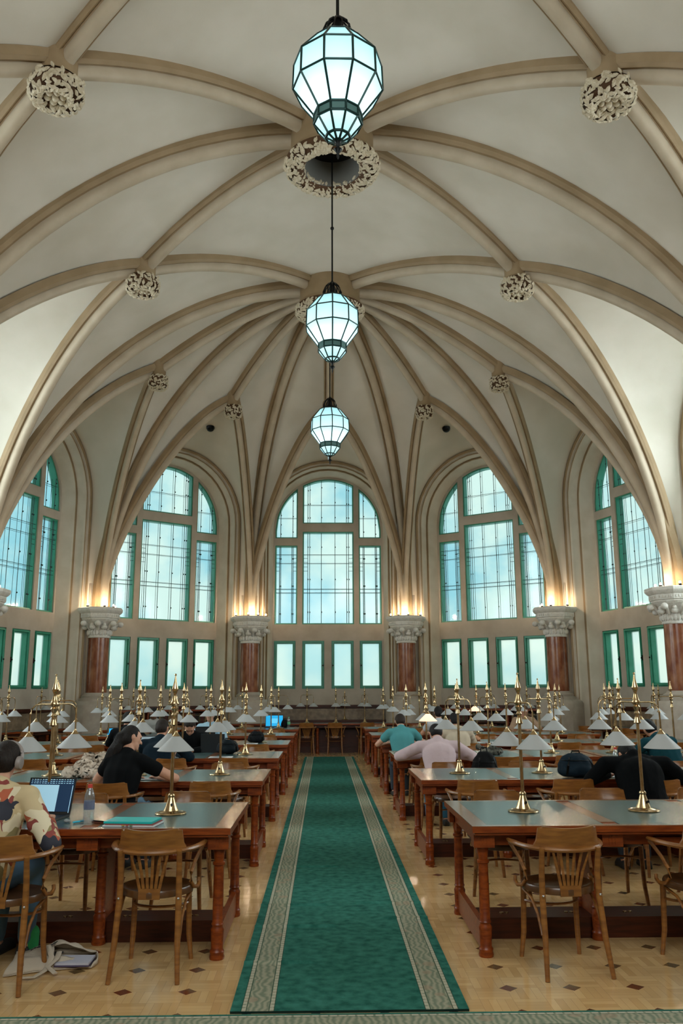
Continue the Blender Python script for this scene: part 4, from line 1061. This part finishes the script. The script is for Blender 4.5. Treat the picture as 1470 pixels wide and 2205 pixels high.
so = remesh('green_sock', sk, .01, mat('sock_green', '2f9a57', .8), t); so.location = (.15, .38, 0)
# others: (x, y, rz, label, shirt material, kwargs)
P_ = [
 (-1.98, 8.13, -.25, 'woman with long dark ponytail in a black T-shirt writing at the second left row', cloth('black_tee', '0d0f11'), dict(hair='14100e', lean=.30, head=.45, turn=.75, hstyle='tail', sleeve='short', elbows={-1: ((-.30, .12, .80), (-.10, .42, .80)), 1: ((.43, .24, .82), (.16, .46, .81))}, vox=.010, skin=m_skin2, bulk=.9, shoulders=.165)),
 (-2.18, 10.95, 0, 'short-haired person in dark clothes bent over the third left row', cloth('navy_top', '12202a'), dict(hair='221812', lean=.42, head=.55, turn=.2, elbows={-1: ((-.34, .26, .80), (-.1, .48, .81)), 1: ((.36, .26, .80), (.16, .5, .81))}, bulk=1.1)),
 (-2.05, 12.72, PI+.1, 'person with a hair bun in black, looking down beside a dark laptop', cloth('black_sweater', '0f1214'), dict(hair='2a211b', lean=.35, head=.9, hstyle='bun', skin=m_skin2)),
 (-2.12, 15.55, PI-.2, 'dark-haired man in light blue shirt facing the camera behind a black laptop', cloth('light_blue_shirt', '9fc0d2'), dict(hair='1c1511', lean=.15, head=.2, turn=.15, skin=m_skin2)),
 (-3.22, 13.75, 0, 'person seen from behind in a black top at the fourth left row', cloth('black_top', '101316'), dict(hair='15110f', lean=.25, head=.4)),
 (-3.62, 18.3, PI-.15, 'person in a pale grey sweater facing the camera far back on the left', cloth('pale_sweater', 'a3a09b'), dict(hair='0f0c0a', lean=.3, head=.45, turn=.3, skin=mat('skin_dark', '6a4632', .55))),
 (1.10, 13.62, .05, 'man in a teal T-shirt hunched over the fourth right row', cloth('teal_tee', '4f8f93'), dict(hair='2a1e17', lean=.38, head=.75, sleeve='short', elbows={-1: ((-.37, .20, .79), (-.22, .42, .80)), 1: ((.38, .26, .79), (.14, .5, .80))}, skin=m_skin2)),
 (1.27, 10.55, 0, 'man in a pale pink shirt leaning on the third right row with elbows wide', cloth('pink_shirt', 'c3aeb2'), dict(hair='0d0b0a', lean=.50, head=.95, elbows={-1: ((-.47, .30, .82), (-.12, .46, .82)), 1: ((.44, .30, .82), (.14, .48, .82))}, vox=.011, bulk=1.12, shoulders=.2, pants='2b6a8c')),
 (2.06, 16.55, 0, 'black-haired man in a light grey T-shirt at the fifth right row', cloth('light_grey_tee', 'b9bcc0'), dict(hair='0f0d0c', lean=.16, head=.2, sleeve='short', skin=m_skin2)),
 (1.97, 13.55, .1, 'person in a cream hooded jumper bent over the fourth right row', cloth('cream_hoodie', 'b9ab97'), dict(hair='0d0d10', lean=.42, head=.5, hood=True, bulk=1.05)),
 (2.75, 7.92, 0, 'person in a black sweater with head sunk over the second right row', cloth('black_knit', '06080a'), dict(hair='0c0c0c', lean=.52, head=1.45, elbows={-1: ((-.42, .20, .80), (-.16, .46, .82)), 1: ((.45, .20, .80), (.16, .46, .82))}, bulk=1.25, shoulders=.22, vox=.011)),
 (4.15, 10.85, .5, 'person in a dark teal padded jacket and black cap on the far right', cloth('teal_jacket', '123a42'), dict(hair='0c0c0c', lean=.40, head=.8, turn=.3, hood=True, bulk=1.25)),
 (4.20, 18.9, PI, 'light brown haired person in a beige top far back on the right', cloth('beige_top', 'a78a73'), dict(hair='5a4030', lean=.25, head=.5, skin=m_skin2)),
]
for x, y, rz, lab, sm_, kw in P_: person((x, y, 0), rz, lab, sm_, **kw)

# things on and around the tables ------------------------------------------
TZ = .7805
def laptop(x, y, rz, label, scr, lid='15181b', ang=.30, w=.34, d=.23, mat_scr=None):
    t = empty('laptop', (x, y, TZ), rz, label=label, cat='laptop'); ml = mat('laptop_'+lid, lid, .4)
    mb = MB(); mb.box((0, 0, .008), (w, d, .014)); b = mb.build('keyboard_base', ml, t)
    mb = MB(); mb.box((0, -.02, .0157), (w*.86, d*.45, .001)); mb.build('keys', mat('keys', '060708', .6), b)
    M = Matrix.Translation((0, d/2, .014)) @ Matrix.Rotation(-ang, 4, 'X')
    mb = MB(); mb.box((0, .004, d/2+.005), (w, .007, d+.01), M=M); lidd = mb.build('screen_lid', ml, t)
    mb = MB(); mb.box((0, -.0006, d/2+.006), (w*.95, .001, d*.90), M=M); mb.build('display', scr, lidd)
    return t, M, lidd
def em_plain(name, c, s): return emis(name, c, s)
t1, M1, lid1 = laptop(-2.03, 6.0, -.18, 'open laptop with a dark blue screen on the first left row', em_plain('screen_navy', '0a2a48', .55))
mb = MB(); w, d = .34, .235
mb.box((-.05, -.0016, .105), (w*.62, .0006, .175), M=M1); mb.build('document', em_plain('screen_doc', '8fb6c8', .8), lid1)
mb = MB()
for i in range(3):
    for k in range(16): mb.box((-.15+k*.02, -.0019, .228-i*.012), (.008+.004*((k*7+i*3) % 3), .0005, .003), M=M1)
mb.box((.155, -.0019, .10), (.003, .0005, .18), M=M1)
mb.build('toolbar_marks', em_plain('screen_marks', 'a8d2e6', .9), lid1)
laptop(-1.66, 12.42, PI-.1, 'dark laptop seen from behind on the third left row', em_plain('screen_dim', '22303a', .3), '23272a', .12)
laptop(-2.15, 15.05, PI+.1, 'black laptop seen from behind in front of the man in light blue', em_plain('screen_dim', '22303a', .3), '0e1012', .12)
laptop(-2.42, 11.85, .2, 'open laptop beside the short-haired person at the third left row', em_plain('screen_pale', '8ea0a8', .5), '101214')
t2, M2, lid2 = laptop(-1.30, 20.62, 0, 'laptop with a bright blue screen at the far end of the last left row', em_plain('screen_cyan', '1c9fd8', .95), '101214', .15, .42, .27)
mb = MB(); mb.box((.0, -.0016, .14), (.16, .0006, .11), M=M2); mb.build('window_panel', em_plain('screen_light', '5cc0ea', .9), lid2)
laptop(-3.55, 14.55, .1, 'laptop with a blue screen on the fourth left row', em_plain('screen_cyan', '1c9fd8', .95), '101214', .2)
# bottles
def bottle(x, y, label, cap, lab=None, z=TZ, h=1.0, tint='d8e4ea'):
    t = empty('water_bottle', (x, y, z), label=label, cat='bottle')
    pl = MATS.get('clear_plastic') or glass_mat('clear_plastic', (.82, .88, .92, 1), .16, .08, .12)
    mb = MB(); mb.lathe([(r, z_*h) for r, z_ in ((.028, 0), (.033, .004), (.034, .03), (.031, .06), (.033, .075), (.028, .105), (.030, .12), (.033, .15), (.031, .175), (.020, .205), (.0135, .215), (.0135, .222))], 20); mb.build('bottle_body', pl, t)
    mb = MB(); mb.lathe([(.0155, .218*h), (.0155, .238*h), (.013, .24*h)], 16); mb.build('cap', cap, t)
    if lab: mb = MB(); mb.lathe([(.0335, .085*h), (.034, .09*h), (.034, .135*h), (.0335, .14*h)], 20, caps=False); mb.build('paper_label', lab, t)
    return t
bottle(-1.635, 5.78, 'clear plastic water bottle with red cap on the first left row', mat('cap_red', 'c8443a', .4), glass_mat('label_film', (.55, .58, .75, 1), .1, .2, .4), h=1.0)
bottle(2.93, 9.72-.55, 'bottle with a red cap and red label on the second right row', mat('cap_red', 'c8443a', .4), mat('label_red', 'c9a5a0', .6))
bottle(-.93, 20.1, 'bottle with a green wrapper on the last left row', mat('cap_green', '4f9a6a', .4), mat('label_green', '5fb383', .6), h=1.1)
bottle(-2.02, 17.9-.3, 'clear bottle on the fifth left row', mat('cap_white', 'd0d4d4', .4))
# notebook stack
t = empty('notebook_stack', (-1.34, 5.735, TZ), -.12, label='turquoise notebook lying on papers on the first left row', cat='notebook')
mb = MB(); mb.box((.01, -.015, .004), (.33, .21, .008)); mb.box((.012, -.012, .012), (.31, .20, .006), 1); mb.build('papers', [mat('paper', 'd5d8da', .8), mat('folder_red', '8a4440', .6)], t)
mb = MB(); mb.box((0, 0, .022), (.31, .205, .012)); nb = mb.build('notebook', mat('turquoise_cover', '16b6b4', .4), t)
mb = MB()
for i in range(18): mb.tube([(-.15+i*.0176, .103, .016), (-.15+i*.0176, .110, .022), (-.15+i*.0176, .103, .029)], .0012, 5)
mb.build('spiral', m_iron, nb)
for i, c in enumerate(('c9b13c', 'c25a4e', '5a9a62')): mb = MB(); mb.box((-.02+i*.025, -.125, .009), (.018, .012, .002)); mb.build('sticky_tab', mat('tab'+c, c, .6), t)
t = empty('phone_case', (-1.545, 5.79, TZ), -.5, label='brown leather phone wallet beside the turquoise notebook', cat='phone')
mb = MB(); mb.box((0, 0, .006), (.12, .075, .010)); mb.build('leather_case', mat('brown_leather', '5a2e1c', .5, bump=.3, scale=60), t); mb = MB(); mb.box((0, 0, .0145), (.11, .066, .007)); mb.build('phone', mat('phone_black', '0a0a0c', .15), t)
t = empty('pen', (-1.71, 5.79, TZ), .9, label='cyan felt pen on the table by the water bottle', cat='pen'); Mq = Matrix.Translation((0, 0, .0075)) @ Matrix.Rotation(PI/2, 4, 'Y')
mb = MB(); mb.lathe([(.006, -.03), (.0065, .02)], 12, M=Mq); mb.build('barrel', mat('pen_cyan', '3ab0c8', .3), t); mb = MB(); mb.lathe([(.007, .02), (.0072, .05), (.004, .053)], 12, M=Mq); mb.build('pen_cap', mat('pen_dark', '2a6a7a', .3), t)
t = empty('lighter', (-1.835, 5.66, TZ), .3, label='small dark key fob on the table edge by the laptop', cat='keys'); mb = MB(); mb.box((0, 0, .01), (.03, .05, .02)); mb.lathe([(.012, .0), (.012, .004)], 12, (0, .045, .003)); mb.build('fob', m_iron, t)
mb = MB(); mb.ell((0, 0, .012), (.018, .014, .012), 10, 8); mb.ell((.012, .008, .01), (.012, .01, .01), 8, 6); o = mb.build('crumpled_paper', mat('grey_paper', '8d9292', .8), label='small grey crumpled scrap on the first left table', cat='paper'); o.location = (-1.78, 5.80, TZ)
# crumpled cloth bag
def heap(name, loc, size, mt, seed, label, cat, n=9, vox=.008, rz=0, parent=None, fold=.07):
    r_ = random.Random(seed); mb = MB()
    for i in range(n):
        a = V((r_.uniform(-1, 1)*size[0], r_.uniform(-1, 1)*size[1], r_.uniform(.1, .9)*size[2])); b = a+V((r_.uniform(-.8, .8)*size[0], r_.uniform(-.8, .8)*size[1], r_.uniform(-.5, .5)*size[2]))
        a.z = max(a.z, .03); b.z = max(b.z, .03); k = min(size)*.28; mb.cap(a, b, k*r_.uniform(.7, 1.3), k*r_.uniform(.5, 1.1), 8)
    mb.ell((0, 0, size[2]*.42), (size[0]*.8, size[1]*.8, size[2]*.40))
    o = remesh(name, mb, vox, mt, parent, 4)
    me = o.data; from mathutils import noise
    for v in me.vertices: d = (.5-abs(noise.noise(v.co*9+V((seed, 0, 0)))))*fold-abs(noise.noise(v.co*24))*.02; v.co += v.normal*d; v.co.z = max(v.co.z, 0)
    if label: tag(o, label, cat)
    o.location = loc; o.rotation_euler = (0, 0, rz); return o
m_canvas = mat('canvas', 'bfb09c', .9, bump=.3, scale=40)
heap('cloth_bag', (-2.47, 8.86, TZ), (.17, .13, .17), mat('cream_cloth', 'd2c2b0', .9, bump=.2, scale=30), 5, 'crumpled cream cloth bag on the second left row', 'bag', 5, fold=.11)
# tote bag on floor
t = empty('tote_bag', (-1.74, 5.62, 0), .05, label='canvas tote bag with papers lying open on the parquet floor', cat='bag')
from mathutils import noise
def flatcloth(poly_fn, nu, nv, zf): return [[V((*poly_fn(i/(nu-1), j/(nv-1)), zf(i/(nu-1), j/(nv-1)))) for j in range(nv)] for i in range(nu)]
outl = lambda u, v: (-.24+.47*u+.02*math.sin(v*5), (-.24+.30*u**1.5*.4)+(.38-.12*u)*v+.05*math.sin(u*PI))
zt_ = lambda u, v: .012+.055*math.sin(PI*min(1, max(0, v)))**.6*(1-.4*u)+.018*noise.noise(V((u*6, v*6, 1)))+(.05*math.exp(-((u-.55)**2+(v-.8)**2)*14))
g = flatcloth(outl, 30, 24, zt_); mb = MB(); mb.grid(g[:14]); 
mb.grid([r[15:] for r in g[13:]]); mb.grid([r[:7] for r in g[13:22]]); mb.grid([[V((p.x, p.y, .004)) for p in r] for r in g])
for edge in (g[0], g[-1], [r[0] for r in g], [r[-1] for r in g]): mb.grid([edge, [V((p.x, p.y, .004)) for p in edge]])
cb = mb.build('canvas_body', m_canvas, t); sdm = cb.modifiers.new('s', 'SOLIDIFY'); sdm.thickness = .004
mb = MB(); mb.tube([(-.08, .02, .08), (-.04, -.04, .11), (-.0, -.12, .07), (-.01, -.22, .025), (-.05, -.30, .015), (-.12, -.31, .015), (-.14, -.27, .02)], .016, 8, flat=.3); mb.tube([(.02, -.02, .07), (.03, -.12, .06), (.0, -.2, .04), (.06, -.26, .02)], .016, 8, flat=.3); mb.build('strap', m_canvas, t)
mb = MB(); mb.box((.13, -.06, .035), (.20, .16, .012), M=Matrix.Rotation(-.05, 4, 'Z')); pp = mb.build('paper_pad', mat('paper_lilac', 'b9b8c4', .7), t)
mb = MB(); mb.box((.13, -.06, .024), (.205, .165, .008), M=Matrix.Rotation(-.05, 4, 'Z')); mb.build('folder', mat('folder_purple', '4a3f58', .6), t)
mb = MB()
for i in range(7): a = i*.4; mb.tube([(-.02+.05*math.cos(a), .03+.02*i/7, .05), (.02+.03*math.cos(a+1), .0, .065), (.0, -.06-.01*i, .05)], .0035, 6)
mb.build('cables', m_iron, t)
mb = MB()
for i in range(7): x = -.16+i*.018; mb.tube([(x, .02+.01*(i % 2), zt_((x+.24)/.47, .75)+.012), (x+.03, .05, zt_((x+.27)/.47, .8)+.012), (x+.045, .03, zt_((x+.28)/.47, .75)+.012)], .003, 5)
mb.build('printed_mark', mat('print_ink', '1c1c20', .8), cb)
# denim jacket over chair, backpacks
heap('denim_jacket', (-1.66, 7.80, .46), (.10, .09, .24), cloth('denim', '5c7488'), 3, 'light blue denim jacket hanging on the chair of the ponytailed woman', 'jacket', 2)
def backpack(loc, rz, size, col, label, straps=True):
    t = empty('backpack', loc, rz, label=label, cat='backpack'); w, d, h = size; mt = mat('pack_'+col, col, .8, bump=.5, scale=12, spec=.2)
    mb = MB(); mb.ell((0, 0, h*.45), (w*.5, d*.5, h*.5)); mb.ell((0, 0, h*.28), (w*.52, d*.52, h*.30)); mb.ell((0, -d*.35, h*.3), (w*.38, d*.25, h*.25)); b = remesh('pack_body', mb, .012, mt, t, 4)
    for v in b.data.vertices: v.co += v.normal*noise.noise(v.co*12)*.018; v.co.z = max(0, v.co.z)
    mb = MB(); mb.tube([(-.04, 0, h*.92), (-.035, 0, h*1.03), (.035, 0, h*1.03), (.04, 0, h*.92)], .008, 6)
    for s in (-1, 1): mb.tube([(s*w*.25, -d*.45, h*.8), (s*w*.33, -d*.62, h*.5), (s*w*.35, -d*.5, h*.15)], .012, 6, flat=.5)
    mb.build('strap', m_iron, t)
    mb = MB(); mb.tube([(w*.42*math.cos(a), -d*.46*math.sin(a)-.0, h*.68) for a in [PI*i/10 for i in range(11)]], .004, 6); mb.build('zip', m_iron, t); return t
backpack((2.33, 8.55, TZ), 0, (.36, .24, .24), '0b1d28', 'dark navy backpack on the near edge of the second right row')
backpack((1.78, 10.45, .47), .1, (.34, .24, .46), '050607', 'black backpack standing on a chair at the third right row')
backpack((-1.43, 12.0, TZ), .2, (.30, .24, .20), '0f1a20', 'dark backpack on the third left row near the aisle')
backpack((-1.24, 14.55, TZ), .1, (.28, .2, .20), '0c1014', 'black striped bag on the fourth left row near the aisle')
backpack((-1.05, 20.75, TZ), 0, (.18, .14, .2), '0e1012', 'small black bag beside the bright blue screen')
heap('scarf', (2.45, 14.95, TZ), (.12, .1, .07), mat('peach_cloth', 'd09a74', .8), 9, 'peach coloured scarf heaped on the fourth right row', 'scarf', 8)
heap('dark_scarf', (2.12, 11.6, TZ), (.11, .1, .10), mat('stripe_cloth', '2a2c26', .8, col2='77756a', scale=18), 12, 'dark striped scarf on the third right row', 'scarf', 8)
# papers and open books
def papers(x, y, rz, label, w=.3, d=.21, c='d8dadb', blue=False):
    t = empty('paper_sheets', (x, y, TZ), rz, label=label, cat='papers'); mb = MB(); mb.box((0, 0, .002), (w, d, .003)); mb.box((.01, -.008, .0045), (w*.95, d*.95, .002), M=Matrix.Rotation(.05, 4, 'Z')); s_ = mb.build('sheet', mat('paper_'+c, c, .8), t)
    mb = MB()
    for i in range(7): mb.box((-.01, d*.35-i*d*.11, .0058), (w*.7*(.7+.3*((i*5) % 3)/2), .006, .0004))
    mb.build('text_lines', mat('ink_grey', '5a6472', .8), s_)
for a in ((-1.78, 8.62, 0, 'sheets of paper under the arm of the ponytailed woman'), (-2.0, 11.45, .1, 'papers in front of the short-haired person in dark clothes'), (1.63, 11.45, -.05, 'papers beside the man in the pink shirt', .42), (2.55, 14.35, 0, 'white papers by the cream hooded person'), (2.65, 8.6, .2, 'papers under the arms of the person in the black sweater'), (3.6, 8.62, 0, 'white sheets at the right end of the second right row'), (-1.45, 11.38, 0, 'papers beside the dark backpack on the third left row'), (-1.30, 14.3, 0, 'white papers on the fourth left row near the aisle', .2), (3.95, 11.55, .1, 'open white pages in front of the padded jacket'), (-3.0, 17.35, 0, 'papers on the fifth left row')):
    papers(*a)
